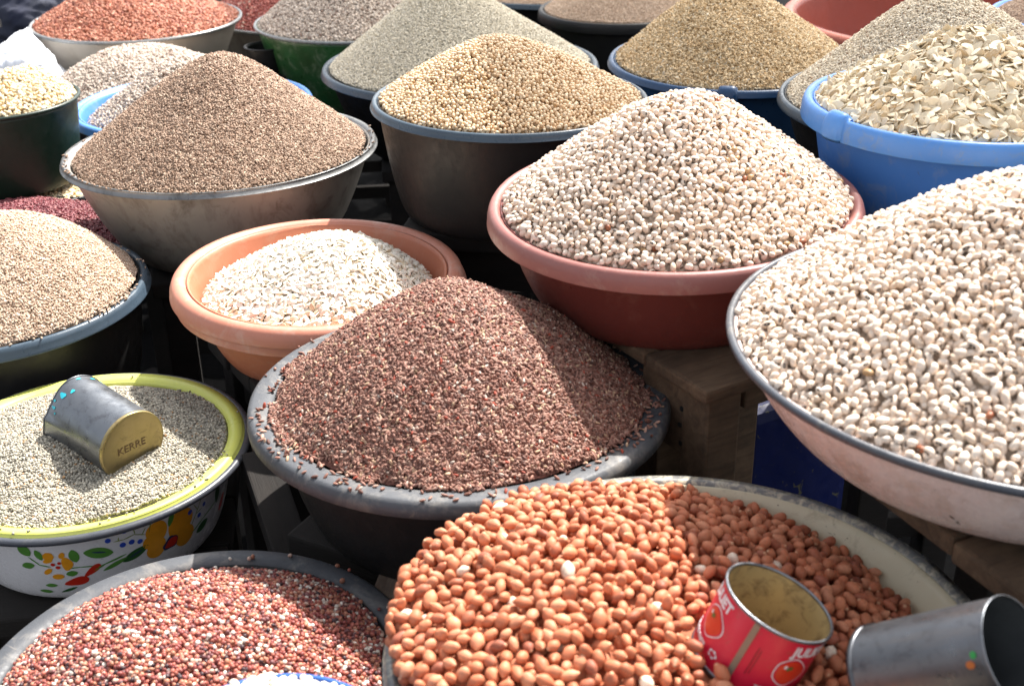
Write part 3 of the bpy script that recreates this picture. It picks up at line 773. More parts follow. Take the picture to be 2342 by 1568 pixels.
# brown grain in galvanised basin
b = Bowl('metal_basin', 'wide galvanised metal basin, stained, holding brown grain', 'basin', (-.512, 2.136, .64), .277, (.15, .19, .55), ('flange', .013, .009), M_galv, M_galv_r, tilt=(.6, -.7), wob=.004, h=0.62)
heap('brown_grain_heap', 'tall pointed heap of brown grain in the galvanised basin', 'heap', b, G_brown, core('brown_core', (0.27, 0.17, 0.12)), (.012, 0), .163, -.004, .256, e=.17, q=1.03, seed=19, bump=.002, layers=3, flat=0.7, spill=120)
under(b, .30, .30, 15, 'dark wooden stool under the galvanised basin', mat=M_wood_shade)

# soybeans
b = Bowl('plastic_basin', 'deep black plastic basin with slate-blue rim, holding soybeans', 'basin', (.005, 2.362, .62), .271, (.205, .225, .55), ('thick', .015, .014), M_black, M_slate, tilt=(-.6, -.4), h=0.488)
heap('soybean_heap', 'heap of golden soybeans in the deep black basin', 'heap', b, G_soy, core('soy_core', (0.45, 0.28, 0.13)), (-.028, 0), .112, -.003, .256, e=.28, q=1.08, drop=True, flat=0.9, seed=20, bump=.002)
under(b, .38, .34, -10, 'dark wooden stool under the soybean basin', mat=M_wood_shade)

# large melon seeds, blue tub
BT = b = Bowl('plastic_tub', 'bright blue plastic tub with moulded lug handle, holding large melon seeds, right edge', 'tub', (.775, 2.06, .56), .267, (.19, .20, .5), ('thick', .020, .034), M_blue, M_blue_r, h=0.42)
heap('melon_seed_heap', 'heap of large flat cream melon seeds in the bright blue tub', 'heap', b, G_seedY, core('melon_core', (0.42, 0.33, 0.2)), (.007, 0), .112, -.006, .243, e=.3, q=1.0, drop=True, parts=300, flat=0.5, seed=21, bump=.003, dens=1.7)
under(b, .36, .36, 5, 'dark wooden stool under the bright blue tub', mat=M_wood_shade)

# pinkish beans, light blue bowl
b = Bowl('plastic_basin', 'pale blue plastic basin of pale beans behind the galvanised basin', 'basin', (-.69, 2.67, .70), .262, (.16, .14, .5), ('thick', .020, .016), M_blue, M_blue_r)
heap('pale_bean_heap', 'pale pinkish beans in the light blue basin, mostly behind the brown grain', 'heap', b, G_pale, core('pale_core', (0.45, 0.37, 0.31)), (.011, 0), .098, -.03, .228, e=.3, q=1.1, seed=22, layers=2, bump=.002, flat=0.8)
under(b, .30, .30, 5, 'dark wooden stool under the pale blue basin', mat=M_wood_shade)
b = Bowl('plastic_basin', 'black basin of pale beans between the cream enamel basin and the pale blue basin', 'basin', (-.93, 3.18, .78), .262, (.18, .14, .5), ('roll', .008, 0), M_black, M_black)
heap('pale_bean_heap', 'rounded heap of greyish pale beans below the orange-brown beans, far left', 'heap', b, G_pale, core('pale_core_far', (0.45, 0.37, 0.31)), (-.03, 0), .090, -.003, .253, e=.4, q=1.2, seed=23, layers=2, bump=.002, flat=0.8)
under(b, .30, .30, 5, 'dark wooden stool under the greyish pale beans', mat=M_wood_shade)

# orange-brown beans, cream basin
b = Bowl('enamel_basin', 'cream-grey enamel basin of orange-brown beans in the top left corner', 'basin', (-1.089, 3.70, .72), .305, (.21, .17, .85), ('roll', .010, 0), M_alu, M_alu_r, tilt=(-.4, .7))
heap('orange_bean_heap', 'heap of orange-brown beans in the cream-grey enamel basin', 'heap', b, G_orange, core('orange_core', (0.36, 0.12, 0.07)), (-.045, 0), .100, -.003, .294, e=.3, q=1.1, seed=24, layers=2, bump=.0025, flat=0.8)
under(b, .38, .38, 5, 'dark wooden stool under the orange-brown beans', mat=M_wood_shade)

# dark red beans
b = Bowl('metal_basin', 'grey metal basin of dark red beans at the top edge', 'basin', (-.617, 4.22, .80), .40, (.28, .20, .7), ('roll', .012, 0), M_galv, M_alu_r)
heap('red_bean_heap', 'dark red beans heaped in the grey metal basin at the top edge', 'heap', b, G_dkred, core('red_core', (0.24, 0.06, 0.045)), (-.05, 0), .120, -.003, .388, e=.3, q=1.1, seed=25, layers=2, bump=.0025, flat=0.8)
under(b, .46, .46, 5, 'dark wooden stool under the dark red beans', mat=M_wood_shade)

# pale beans, green enamel
b = Bowl('enamel_bowl', 'speckled green enamel bowl of pale grey beans at the top edge', 'bowl', (-.40, 3.545, .70), .312, (.22, .23, .6), ('roll', .009, 0), M_green, M_alu_r, tilt=(.5, 0))
heap('pale_bean_heap', 'tall heap of pale grey beans in the green enamel bowl', 'heap', b, G_pale, core('pale_core_green', (0.45, 0.37, 0.31)), (-.03, 0), .170, -.003, .301, e=.2, q=1.05, seed=26, layers=2, bump=.002, flat=0.8)
under(b, .38, .38, 5, 'dark wooden stool under the green enamel bowl', mat=M_wood_shade)

# pale grey-green rice
b = Bowl('plastic_basin', 'dark basin with slate-blue rim behind the soybeans, holding pale grey rice', 'basin', (-.113, 2.99, .70), .337, (.22, .20, .55), ('thick', .018, .016), M_black, M_slate)
heap('rice_heap', 'tall smooth cone of pale grey-green rice behind the soybeans', 'heap', b, G_ivory, core('ivory_core', (0.40, 0.38, 0.31)), (-.038, 0), .195, -.003, .318, e=.14, q=1.0, seed=27, layers=2, bump=.001, flat=0.5)
under(b, .40, .40, 5, 'dark wooden stool under the pale grey rice', mat=M_wood_shade)

# tan grains in dark tubs, top
b = Bowl('plastic_tub', 'large black tub of tan grain at the top edge, right of centre', 'tub', (.36, 3.85, .74), .262, (.20, .23, .5), ('thick', .018, .030), M_black, M_black, tilt=(.5, 0))
heap('tan_grain_heap', 'tan grain heaped in the large black tub at the top edge', 'heap', b, G_tan, core('tan_core_far', (0.44, 0.31, 0.21)), (.06, 0), .130, -.003, .244, e=.3, q=1.1, seed=28, layers=2, bump=.002, flat=0.7)
under(b, .38, .38, 5, 'dark wooden stool under the black tub of tan grain', mat=M_wood_shade)
b = Bowl('plastic_basin', 'slate-rimmed black basin, barely in view at the top edge centre', 'basin', (.17, 4.61, .80), .396, (.28, .22, .5), ('thick', .016, .016), M_black, M_slate)
heap('tan_grain_heap', 'sliver of tan grain in the slate-rimmed basin at the top edge centre', 'heap', b, G_tan, core('tan_core_edge', (0.44, 0.31, 0.21)), (0, 0), .15, -.003, .378, e=.3, q=1.1, seed=29, layers=2, bump=.002, flat=0.7)
under(b, .46, .46, 5, 'dark wooden stool under the slate-rimmed basin at the top edge', mat=M_wood_shade)

# golden rice
GT = b = Bowl('plastic_tub', 'dark blue plastic tub with lug handle, holding golden rice', 'tub', (.575, 3.12, .73), .318, (.22, .20, .5), ('thick', .018, .016), M_navy, M_navy, tilt=(.1, 1.2), h=0.60)
heap('golden_rice_heap', 'tall heap of golden unhusked rice in the dark blue tub', 'heap', b, G_gold, core('gold_core', (0.42, 0.27, 0.12)), (-.035, 0), .190, -.003, .300, e=.18, q=1.03, seed=30, layers=3, bump=.0025, flat=0.6)
under(b, .40, .40, 5, 'dark wooden stool under the golden rice tub', mat=M_wood_shade)

# beige grain behind blue tub
b = Bowl('plastic_basin', 'dark grey basin of beige grain between golden rice and blue tub', 'basin', (.948, 2.60, .70), .361, (.24, .20, .5), ('thick', .016, .020), M_black, M_slate, h=0.54)
heap('beige_grain_heap', 'large heap of coarse beige grain behind the blue tub', 'heap', b, G_chip, core('beige_core', (0.42, 0.34, 0.24)), (-.04, 0), .222, -.003, .343, e=.18, q=1.03, seed=31, layers=3, bump=.002, flat=0.55)
under(b, .42, .42, 5, 'dark wooden stool under the beige grain basin', mat=M_wood_shade)

# empty red-brown tub
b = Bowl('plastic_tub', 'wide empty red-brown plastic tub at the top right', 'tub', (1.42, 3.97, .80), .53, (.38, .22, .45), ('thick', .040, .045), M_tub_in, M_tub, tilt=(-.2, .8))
under(b, .5, .5, 5, 'dark wooden stool under the empty red-brown tub', mat=M_wood_shade)

# blue bowl, top right corner
b = Bowl('plastic_basin', 'light blue basin of brown grain in the top right corner', 'basin', (1.42, 2.93, .60), .27, (.19, .17, .5), ('thick', .020, .020), M_blue, M_blue_r)
heap('brown_grain_heap', 'brown grain in the light blue basin in the top right corner', 'heap', b, G_brown, core('brown_core_far', (0.27, 0.17, 0.12)), (0, 0), .06, -.003, .248, e=.3, q=1.1, seed=33, layers=2, bump=.002, flat=0.7)
under(b, .36, .36, 5, 'dark wooden stool under the light blue basin in the top right corner', mat=M_wood_shade)


# ------------------------------------------------------------------ lug handles on the two blue tubs
def lug(bowl, ang, mat, w_=0.024, h=0.032, out=0.011):
    R = bowl.R; n = 18; V = []; F = []
    for i in range(n + 1):
        u = -1 + 2 * i / n; a = math.radians(ang) + u * w_ / R
        k = (1 - u ** 4) ** 0.5 if abs(u) < 1 else 0
        sec = []
        for j in range(9):
            t = math.pi * j / 8
            r = R - 0.020 + (0.020 + out * k) * (0.5 - 0.5 * math.cos(t)) ; z = 0.001 + 0.012 * k * math.sin(t) - 0.030 * (j / 8) ** 3
            sec.append((r * math.cos(a), r * math.sin(a), z))
        for j in range(8, -1, -1):
            x, y, z = sec[j]; sec.append((x * 0.985, y * 0.985, z - 0.007))
        V += sec
    m = 18
    for i in range(n):
        for j in range(m):
            F.append((i * m + j, (i + 1) * m + j, (i + 1) * m + (j + 1) % m, i * m + (j + 1) % m))
    F.append(tuple(range(m))); F.append(tuple(range(n * m, n * m + m)))
    o = link_mesh('handle', mesh_np('handle', V, F), mat, bowl.root)
    return o


lug(BT, 203, M_blue_r); lug(GT, 258, M_navy)

# ------------------------------------------------------------------ flowers painted on the enamel bowl
P_green = flat_paint('leaf_green', (0.10, 0.28, 0.05)); P_green2 = flat_paint('dark_leaf_green', (0.03, 0.12, 0.03)); P_orange = flat_paint('petal_orange', (0.88, 0.36, 0.02))
P_red = flat_paint('flower_red', (0.62, 0.03, 0.015)); P_blue = flat_paint('berry_blue', (0.03, 0.08, 0.50)); P_dark = flat_paint('dark_blue_line', (0.03, 0.04, 0.12)); P_olive = flat_paint('sprig_olive', (0.22, 0.28, 0.05))


def decal(name, shapes, mat, lift=0.0005):
    """shapes: closed outlines of (theta degrees, z), laid on the bowl's outer wall"""
    V = []; F = []
    for sh in shapes:
        pts = [(u, v) for u, v in sh]; cu = sum(p[0] for p in pts) / len(pts); cv = sum(p[1] for p in pts) / len(pts)
        rings = [0.0, 0.35, 0.7, 1.0]; base = len(V); n = len(pts)
        for k in rings[1:]:
            for (u, v) in pts: V.append((cu + (u - cu) * k, cv + (v - cv) * k))
        V.append((cu, cv)); c = len(V) - 1
        for i in range(n):
            j = (i + 1) % n; F.append((c, base + i, base + j))
            for q in range(2): F.append((base + q * n + i, base + (q + 1) * n + i, base + (q + 1) * n + j, base + q * n + j))
    W3 = []
    for (th, z) in V:
        z = min(max(z, -FL.depth + 0.001), -0.006)
        u = (z + FL.depth) / (FL.depth + FL.ztop); r = FL.rb + (FL.rt - FL.rb) * u ** FL.p + lift
        a = math.radians(th); W3.append((r * math.cos(a), r * math.sin(a), z))
    return link_mesh(name, mesh_np(name, W3, F), mat, FL.root)


KU = math.degrees(1 / 0.160)       # metres along the wall -> degrees


def leaf(th, z, L, W_, rot, n=22, lobe=1.0):
    out = []; c, s = math.cos(math.radians(rot)), math.sin(math.radians(rot))
    for i in range(n):
        t = 2 * math.pi * i / n; x = math.cos(t); y = math.sin(t) * (abs(math.sin(t)) ** (0.5 * lobe))
        x *= L / 2; y *= W_ / 2
        out.append((th + (x * c - y * s) * KU, z + x * s + y * c))
    return out


def petal(th, z, L, W_, rot, n=24, waves=3, amp=0.10):
    out = []; c, s = math.cos(math.radians(rot)), math.sin(math.radians(rot))
    for i in range(n):
        t = 2 * math.pi * i / n; k = 1 + amp * math.cos(waves * t)
        x = math.cos(t) * L / 2 * k; y = math.sin(t) * W_ / 2 * k * (1 + 0.35 * math.cos(t))
        out.append((th + (x * c - y * s) * KU, z + x * s + y * c))
    return out


def stem(points, w_=0.0016):
    shapes = []
    for (a, b_), (c, d_) in zip(points[:-1], points[1:]):
        dx, dy = (c - a) / KU, d_ - b_; L = math.hypot(dx, dy); r = math.degrees(math.atan2(dy, dx))
        shapes.append(leaf((a + c) / 2, (b_ + d_) / 2, L * 1.25, w_, r, 12, 0.2))
    return shapes


for (th, z, L, W_, rot, mt) in [(262.4, -.032, .017, .013, 120, P_green), (267.4, -.038, .015, .008, 105, P_green), (261.8, -.0535, .015, .009, 10, P_green), (280.3, -.042, .018, .011, 95, P_green),
                                (289.2, -.043, .031, .015, -14, P_green), (302.8, -.058, .032, .012, 22, P_green2), (318.4, -.031, .019, .007, 72, P_green), (346.8, -.043, .026, .012, 85, P_green2), (335.8, -.069, .022, .012, 20, P_green2),
                                (277.8, -.0665, .013, .008, 5, P_green), (294.5, -.064, .030, .006, 22, P_green), (268.0, -.0835, .014, .006, 0, P_green), (264.5, -.094, .016, .006, -5, P_green), (274.5, -.092, .022, .004, 20, P_green2)]:
    decal('painted_leaf', [leaf(th, z, L, W_, rot)], mt)
decal('leaf_vein', [leaf(289.4, -.042, .015, .0022, -14, 12, .3)], P_dark, .0009)
decal('leaf_vein', [leaf(303.0, -.0575, .016, .0022, 22, 12, .3)], P_dark, .0009)
decal('painted_stem', stem([(263.5, -.042), (266.5, -.052), (270.2, -.055)]) + stem([(276.5, -.0585), (281.5, -.0585), (287, -.060)]) + stem([(286, -.067), (291, -.060), (298.5, -.0545)], .0026) + stem([(329, -.068), (336, -.0585), (345, -.052)], .002), P_green)
# small orange flower
decal('painted_petal', [petal(271.0, -.0400, .012, .011, 200), petal(275.8, -.0400, .009, .006, 60), petal(268.8, -.0620, .012, .006, 40), petal(272.0, -.0700, .013, .008, 5), petal(277.2, -.0520, .011, .020, 180, waves=2), petal(270.0, -.0465, .011, .006, 20)], P_orange)
decal('flower_centre', [petal(271.6, -.0515, .0045, .0045, 0), petal(274.2, -.0500, .004, .004, 0), petal(273.2, -.0560, .005, .0045, 0)], P_red, .0009)
# red buds
decal('painted_bud', [petal(278.6, -.0795, .026, .013, 12, waves=2)], P_red); decal('painted_bud', [petal(285.6, -.0660, .022, .009, 38, waves=2)], P_red)
# berries
for (th, z, r) in [(293.3, -.0297, .0062), (296.8, -.0191, .0050), (299.6, -.0230, .0056), (304.2, -.0215, .0058), (298.4, -.0403, .0068), (301.8, -.0400, .0066), (305.0, -.0430, .0062),
                   (335.5, -.0240, .0048), (329.5, -.0263, .0060), (336.2, -.0400, .0056), (327.8, -.0370, .0064), (333.2, -.0500, .0060)]:
    decal('painted_berry', [leaf(th, z, r, r, 0, 16, 0)], P_blue)
decal('painted_sprig', stem([(295.5, -.033), (299, -.0335), (303, -.031), (307, -.036)], .0013) + stem([(303.4, -.030), (303.0, -.024)], .0012) + stem([(297, -.0335), (297.2, -.029)], .0011) + stem([(306, -.035), (307.5, -.028)], .0012) + stem([(309, -.034), (310.2, -.018)], .0013) + stem([(309.5, -.026), (308, -.021)], .0011) + stem([(309.8, -.026), (311.6, -.022)], .0011)
      + stem([(329, -.055), (331, -.045), (333, -.036), (334.6, -.027)], .0013) + stem([(331, -.045), (334.5, -.043)], .0011) + stem([(332, -.040), (330, -.031)], .0011), P_olive)
# large orange flower
decal('painted_petal', [petal(312.2, -.0400, .028, .025, 110, amp=.05)], P_orange); decal('painted_petal', [petal(322.6, -.0450, .038, .033, 60, amp=.05)], P_orange)
decal('painted_petal', [petal(310.0, -.0490, .022, .018, 200, amp=.05)], P_orange); decal('painted_petal', [petal(311.8, -.0610, .027, .022, 235, amp=.05)], P_orange)
decal('painted_petal', [petal(324.6, -.0630, .030, .027, 320, amp=.06)], P_orange)
decal('flower_ring', [petal(317.6, -.0630, .021, .016, 25, waves=5, amp=.07)], P_dark, .0010)
decal('flower_centre', [petal(318.0, -.0628, .017, .0115, 25, waves=4, amp=.05)], P_red, .0015)
decal('painted_bud', [petal(352.5, -.066, .022, .012, 60)], P_red)

# ------------------------------------------------------------------ tins
def tin(name, label, origin, axis, ref, R, L, mat_out, mat_in, mat_bot, bead=True, dentf=None, seg=64, k=1.0):
    """origin: centre of the open end (local z = 0); local +z points out of the opening; closed end at -L"""
    Mx = tin_frame(origin, axis, ref, k)
    root = empty(name, (0, 0, 0), label, 'tin'); root.matrix_basis = Mx
    th = 0.0006
    nL = 24
    prof = [(R, -L + 0.002 + (L - 0.003) * i / nL) for i in range(nL + 1)]
    inn = [(R - th, z) for r, z in reversed(prof)]

    def dn(me):
        if dentf:
            for v in me.vertices: v.co = dentf(v.co.copy())
        return me
    link_mesh('wall', dn(lathe_mesh('wall', prof + [(R - th * .5, 0)] + [], seg, closed=False)), mat_out, root)
    link_mesh('lining', dn(lathe_mesh('lining', inn + [(R - th, -L + 0.004), (0.0003, -L + 0.004)], seg, closed=False)), mat_in, root)
    link_mesh('base', dn(lathe_mesh('base', [(0.0003, -L + .0022), (R * .80, -L + .0022), (R * .84, -L + .001), (R * .94, -L + .001), (R * .97, -L - .0006), (R + .0008, -L - .0006), (R + .001, -L + .003), (R, -L + .0035)], seg, closed=False)), mat_bot, root)
    t = .0013 if bead else .0006
    link_mesh('rim', dn(lathe_mesh('rim', [(R + t * .4 + t * math.cos(a), t * 1.2 * math.sin(a)) for a in np.linspace(0, 2 * math.pi, 10, endpoint=False)], seg)), M_tin, root)
    return root


# dented tin in the millet: its closed, lacquered end faces the viewer
op, ax, r = TIN1[:3]; Lc = .105; Rc = .0385


def dent1(c):
    k = max(0.0, min(1.0, (c.z + 0.085) / 0.085)); a = math.atan2(c.y, c.x)
    rr = math.hypot(c.x, c.y)
    f = 1 + k * k * (0.20 * math.exp(-((a - 2.5) / 0.35) ** 2) - 0.16 * math.exp(-((a - 1.35) / 0.6) ** 2) - 0.14 * math.exp(-((a + 2.6) / 0.55) ** 2))
    return Vector((c.x * f, c.y * f, c.z))


tn = tin('tin', 'dented grey tin lying in the grey millet, closed end forward, turquoise paint spots', op, ax, r, Rc, Lc, M_tin, M_tin_dark, M_gold, bead=False, dentf=dent1, k=.795 / .70)
P_turq = flat_paint('turquoise_paint', (0.02, 0.50, 0.62)); P_ink = flat_paint('brown_ink', (0.15, 0.09, 0.04), 0.6)


def cyl_patch(root, name, a0, z0, ra, rz, R, mat, lift=.0005, dentf=None, n=16, waves=0):
    V = []; F = []
    for k in (0.5, 1.0):
        for i in range(n):
            t = 2 * math.pi * i / n; w_ = 1 + waves * math.sin(3 * t + a0)
            a = a0 + ra * math.cos(t) * k * w_ / R; z = z0 + rz * math.sin(t) * k * w_
            c = Vector(((R) * math.cos(a), (R) * math.sin(a), z))
            if dentf: c = dentf(c)
            q = Vector((c.x, c.y, 0)).normalized() * lift; V.append(c + q)
    c = Vector((R * math.cos(a0), R * math.sin(a0), z0))
    if dentf: c = dentf(c)
    V.append(c + Vector((c.x, c.y, 0)).normalized() * lift)
    for i in range(n):
        j = (i + 1) % n; F.append((2 * n, i, j)); F.append((i, n + i, n + j, j))
    return link_mesh(name, mesh_np(name, V, F), mat, root)


def text_mesh(body, size, extr=0.0002, bold=0.0):
    cu = bpy.data.curves.new('lettering', 'FONT'); cu.body = body; cu.size = size; cu.extrude = extr; cu.offset = bold
    cu.align_x = 'CENTER'; cu.align_y = 'CENTER'
    o = bpy.data.objects.new('lettering', cu); COL.objects.link(o)
    dg = bpy.context.evaluated_depsgraph_get(); me = bpy.data.meshes.new_from_object(o.evaluated_get(dg))
    bpy.data.objects.remove(o); bpy.data.curves.remove(cu)
    return me


inv1 = tn.matrix_basis.inverted()


def seen_angle(root):          # angle on the tin's wall that faces the viewer
    c = root.matrix_basis.inverted() @ Vector((0, 0, CAM_Z)); return math.atan2(c.y, c.x)


a1 = seen_angle(tn)
upl = inv1.to_3x3() @ Vector((0, 0, 1)); aup = math.atan2(upl.y, upl.x)
sg = 1 if math.sin(aup - a1) > 0 else -1
for (da, z, ra, rz) in [(-.15, -.012, .0034, .0050), (-.42, -.004, .0016, .0022), (.10, -.020, .0028, .0022), (-.62, -.008, .0018, .0034), (.55, -.006, .0026, .0014), (.95, -.010, .0030, .0016), (1.15, -.016, .0022, .0014), (-.75, -.014, .0012, .0014)]:
    cyl_patch(tn, 'paint_spot', a1 + sg * (da + .25), z, ra, rz, Rc, P_turq, dentf=dent1, waves=.18)
tm = text_mesh('KERRE', .0125)
to = link_mesh('stamped_lettering', tm, P_ink, tn, smooth=False)
# on the outside of the closed end, read from outside, upright in the world
zo = -Vector((0, 0, 1)); lu = Vector((upl.x, upl.y, 0)).normalized(); lr = lu.cross(zo)
to.matrix_local = Matrix(((lr.x, lu.x, zo.x, lu.x * -.003), (lr.y, lu.y, zo.y, lu.y * -.003), (lr.z, lu.z, zo.z, -Lc + .0018), (0, 0, 0, 1)))

# red printed tin standing tilted in the peanuts
po, ax, r = TIN2[:3]; R2, L2 = .0452, .066
t2 = tin('tin', 'red printed tomato tin with open top tilted in the peanuts', po, ax, r, R2, L2, M_red, M_goldin, M_tin, k=.651 / .69)
a2 = seen_angle(t2)


def wrap(root, me, a_c, z_c, R, rot, name, mat, lift=.0003, su=1.0):
    c, s = math.cos(rot), math.sin(rot)
    bm = bmesh.new(); bm.from_mesh(me); bmesh.ops.triangulate(bm, faces=bm.faces); bmesh.ops.subdivide_edges(bm, edges=[e for e in bm.edges if e.calc_length() > 0.003], cuts=2); bm.to_mesh(me); bm.free()
    for vtx in me.vertices:
        x, y = vtx.co.x * su, vtx.co.y; x, y = x * c - y * s, x * s + y * c
        a = a_c + x / R; rr = R + lift + vtx.co.z
        vtx.co = Vector((rr * math.cos(a), rr * math.sin(a), z_c + y))
    return link_mesh(name, me, mat, root, smooth=False)


P_w = flat_paint('white_print', (0.75, 0.74, 0.76)); P_tom = flat_paint('tomato_print', (0.60, 0.035, 0.012)); P_tleaf = flat_paint('tomato_leaf_print', (0.10, 0.13, 0.03)); P_red2 = flat_paint('emblem_red', (0.5, 0.02, 0.05)); P_dkred = flat_paint('dark_red_print', (0.22, 0.01, 0.02))


def poly_mesh(pts, h=.00015):
    n = len(pts); V = [(x, y, h) for x, y in pts] + [(sum(p[0] for p in pts) / n, sum(p[1] for p in pts) / n, h)]
    return mesh_np('print', V, [(n, i, (i + 1) % n) for i in range(n)])


def tomato(a_c, z_c, s=1.0):
    def out(k, off=(0, 0)):
        return [((math.cos(t) * (1 + .07 * math.cos(3 * t)) * .0135 * k + off[0]) * s, (math.sin(t) * (1 + .06 * math.cos(4 * t)) * .0120 * k + off[1]) * s) for t in np.linspace(0, 2 * math.pi, 30, endpoint=False)]
    wrap(t2, poly_mesh(out(1.10)), a_c, z_c, R2, 0, 'tomato_outline', P_w, .0002)
    wrap(t2, poly_mesh(out(1.02)), a_c, z_c, R2, 0, 'tomato_ground', M_red, .0004)
    wrap(t2, poly_mesh(out(.90)), a_c, z_c, R2, 0, 'painted_tomato', P_tom, .0006)
    for k in range(3):
        q = [(math.cos(t) * .0030 * s + .002 * (k - 1) * s, (math.sin(t) * .0014 + .004 + .001 * (k % 2)) * s) for t in np.linspace(0, 2 * math.pi, 10, endpoint=False)]
        wrap(t2, poly_mesh(q), a_c, z_c, R2, .5 * k, 'tomato_leaf', P_tleaf, .0009)
    q = [(math.cos(t) * .0015 * s - .006 * s, math.sin(t) * .0018 * s + .005 * s) for t in np.linspace(0, 2 * math.pi, 10, endpoint=False)]
    wrap(t2, poly_mesh(q), a_c, z_c, R2, 0, 'tomato_highlight', P_w, .0009)


aseam = a2 - .10
cyl = box('seam', (.0052, .0008, L2 - .004), Matrix(), surf('worn_seam', (0.30, 0.24, 0.17), 0.5, metal=.4, col2=(0.16, 0.13, 0.1)), t2, 0.0003)
cyl.matrix_local = Matrix.Rotation(aseam - math.pi / 2, 4, 'Z') @ T((0, R2 + .0004, -L2 / 2))
wrap(t2, text_mesh('JULIET', .0125, bold=.0004), aseam + (.034 + .019) / R2, -.011, R2, 0, 'lettering', P_w)
wrap(t2, text_mesh('JULIET', .0125, bold=.0004), aseam - (.022 + .019) / R2, -.011, R2, 0, 'lettering', P_w)
tomato(aseam + .042 / R2, -.031); tomato(aseam - .036 / R2, -.031)
wrap(t2, text_mesh('TOMATO PASTE', .0052, bold=.0002), aseam + .040 / R2, -.052, R2, 0, 'lettering', P_w)
wrap(t2, text_mesh('TOMATO PASTE', .0052, bold=.0002), aseam - .050 / R2, -.052, R2, 0, 'lettering', P_w)
for q in range(5):
    c_ = (.0032 * math.cos(q * 1.257), .0022 * math.sin(q * 1.257))
    wrap(t2, poly_mesh([(c_[0] + .0017 * math.cos(t), c_[1] + .0017 * math.sin(t)) for t in np.linspace(0, 6.28, 10, endpoint=False)]), aseam - .019 / R2, -.050, R2, 0, 'emblem', P_w)
wrap(t2, poly_mesh([(.0032 * math.cos(t), .0020 * math.sin(t)) for t in np.linspace(0, 6.28, 12, endpoint=False)]), aseam - .019 / R2, -.050, R2, 0, 'emblem', P_red2, .0006)
for q in range(3):
    wrap(t2, poly_mesh([(-.0115, -.0004), (.0115, -.0004), (.0115, .0004), (-.0115, .0004)]), aseam + (.010 + .0025 * (q % 2)) / R2, -.030 - .0018 * q, R2, 1.57, 'small_print', P_dkred)

# large grey tin cup lying on the basin's front right
p3, ax, u = TIN3[:3]
t3 = tin('tin', 'large plain grey tin cup lying open to the right at the bottom right', p3, ax, u, .0385, .115, M_tin_grey, M_tin_dark, M_tin_grey, bead=False, k=.651 / .69)
a3 = seen_angle(t3)
cyl_patch(t3, 'paint_spot', a3 + .10, -.013, .0028, .0034, .0385, flat_paint('orange_paint', (0.5, 0.14, 0.03)))
cyl_patch(t3, 'paint_spot', a3 - .06, -.009, .0026, .0024, .0385, flat_paint('green_paint', (0.02, 0.33, 0.06)))


# ------------------------------------------------------------------ things below and behind
def jerrycan(x, y, z, sx, sy, sz, rot, label):
    root = empty('jerrycan', (x, y, z), label, 'jerrycan', rot=(0, 0, math.radians(rot)))
    box('body', (sx, sy, sz), T((0, 0, sz / 2)), M_drum, root, 0.018)
    box('handle', (sx * .5, .025, .022), T((0, 0, sz + .020)), M_drum, root, 0.008)
    bm = bmesh.new(); bmesh.ops.create_cone(bm, cap_ends=True, segments=20, radius1=.022, radius2=.020, depth=.03)
    me = bpy.data.meshes.new('cap'); bm.to_mesh(me); bm.free(); o = link_mesh('cap', me, M_drum, root); o.location = (sx * .38, 0, sz + .012)
    return root


jerrycan(.385, 1.60, 0, .20, .14, .60, 27, 'dark blue plastic jerrycan in the shade under the right-hand bowls')
jerrycan(-.262, 1.30, 0, .09, .10, .52, 15, 'dark blue plastic jerrycan in the shade left of the central basin')

# planks leaning and lying between the front bowls
def plank(label, p0, p1, w_, th, mat=M_wood2, roll=0.0):
    p0, p1 = Vector(p0), Vector(p1); d_ = p1 - p0; q = d_.to_track_quat('X', 'Z').to_matrix().to_4x4()
    o = box('plank', (d_.length, w_, th), T((p0 + p1) / 2) @ q @ Matrix.Rotation(roll, 4, 'X'), mat, None, .003)
    return tag(o, label, 'plank')


plank('short weathered beam, shade put in its colour, sloping down between the flowered bowl and the central basin', (-.325, 1.345, .640), (-.215, 1.10, .50), .045, .03, M_wood_shade)  # near-black wood paints this beam as shaded
plank('short pale block added as the sunlit end of the beam between the flowered bowl and the central basin', (-.335, 1.375, .652), (-.285, 1.375, .652), .04, .03, M_wood2)  # pale wood stands in for sunlight on the upper end of the beam
plank('pale plank end sticking out between the three front basins', (-.105, 1.20, .6455), (-.128, 1.035, .6455), .05, .014)


# white plastic sack
def sack(loc, size, label, mat=None, name='plastic_bag', cat='bag'):
    bm = bmesh.new(); bmesh.ops.create_icosphere(bm, subdivisions=5, radius=1.0)
    f1 = smooth_noise(71, 5.0); f2 = smooth_noise(72, 13.0)
    for vtx in bm.verts:
        x, y, z = vtx.co; k = 1 + .10 * float(f1(x + z, y - z)) + .05 * abs(float(f2(x - z * .7, y + z)))
        zz = max(z, -.55); vtx.co = Vector((x * k * size[0] * (1 - .25 * max(0, z)), y * k * size[1], zz * k * size[2]))
    me = bpy.data.meshes.new(name); bm.to_mesh(me); bm.free()
    o = link_mesh(name, me, mat or surf('white_polythene', (0.84, 0.86, 0.90), 0.35, col2=(0.78, 0.82, 0.90), bump=.1))
    o.location = loc
    return tag(o, label, cat)


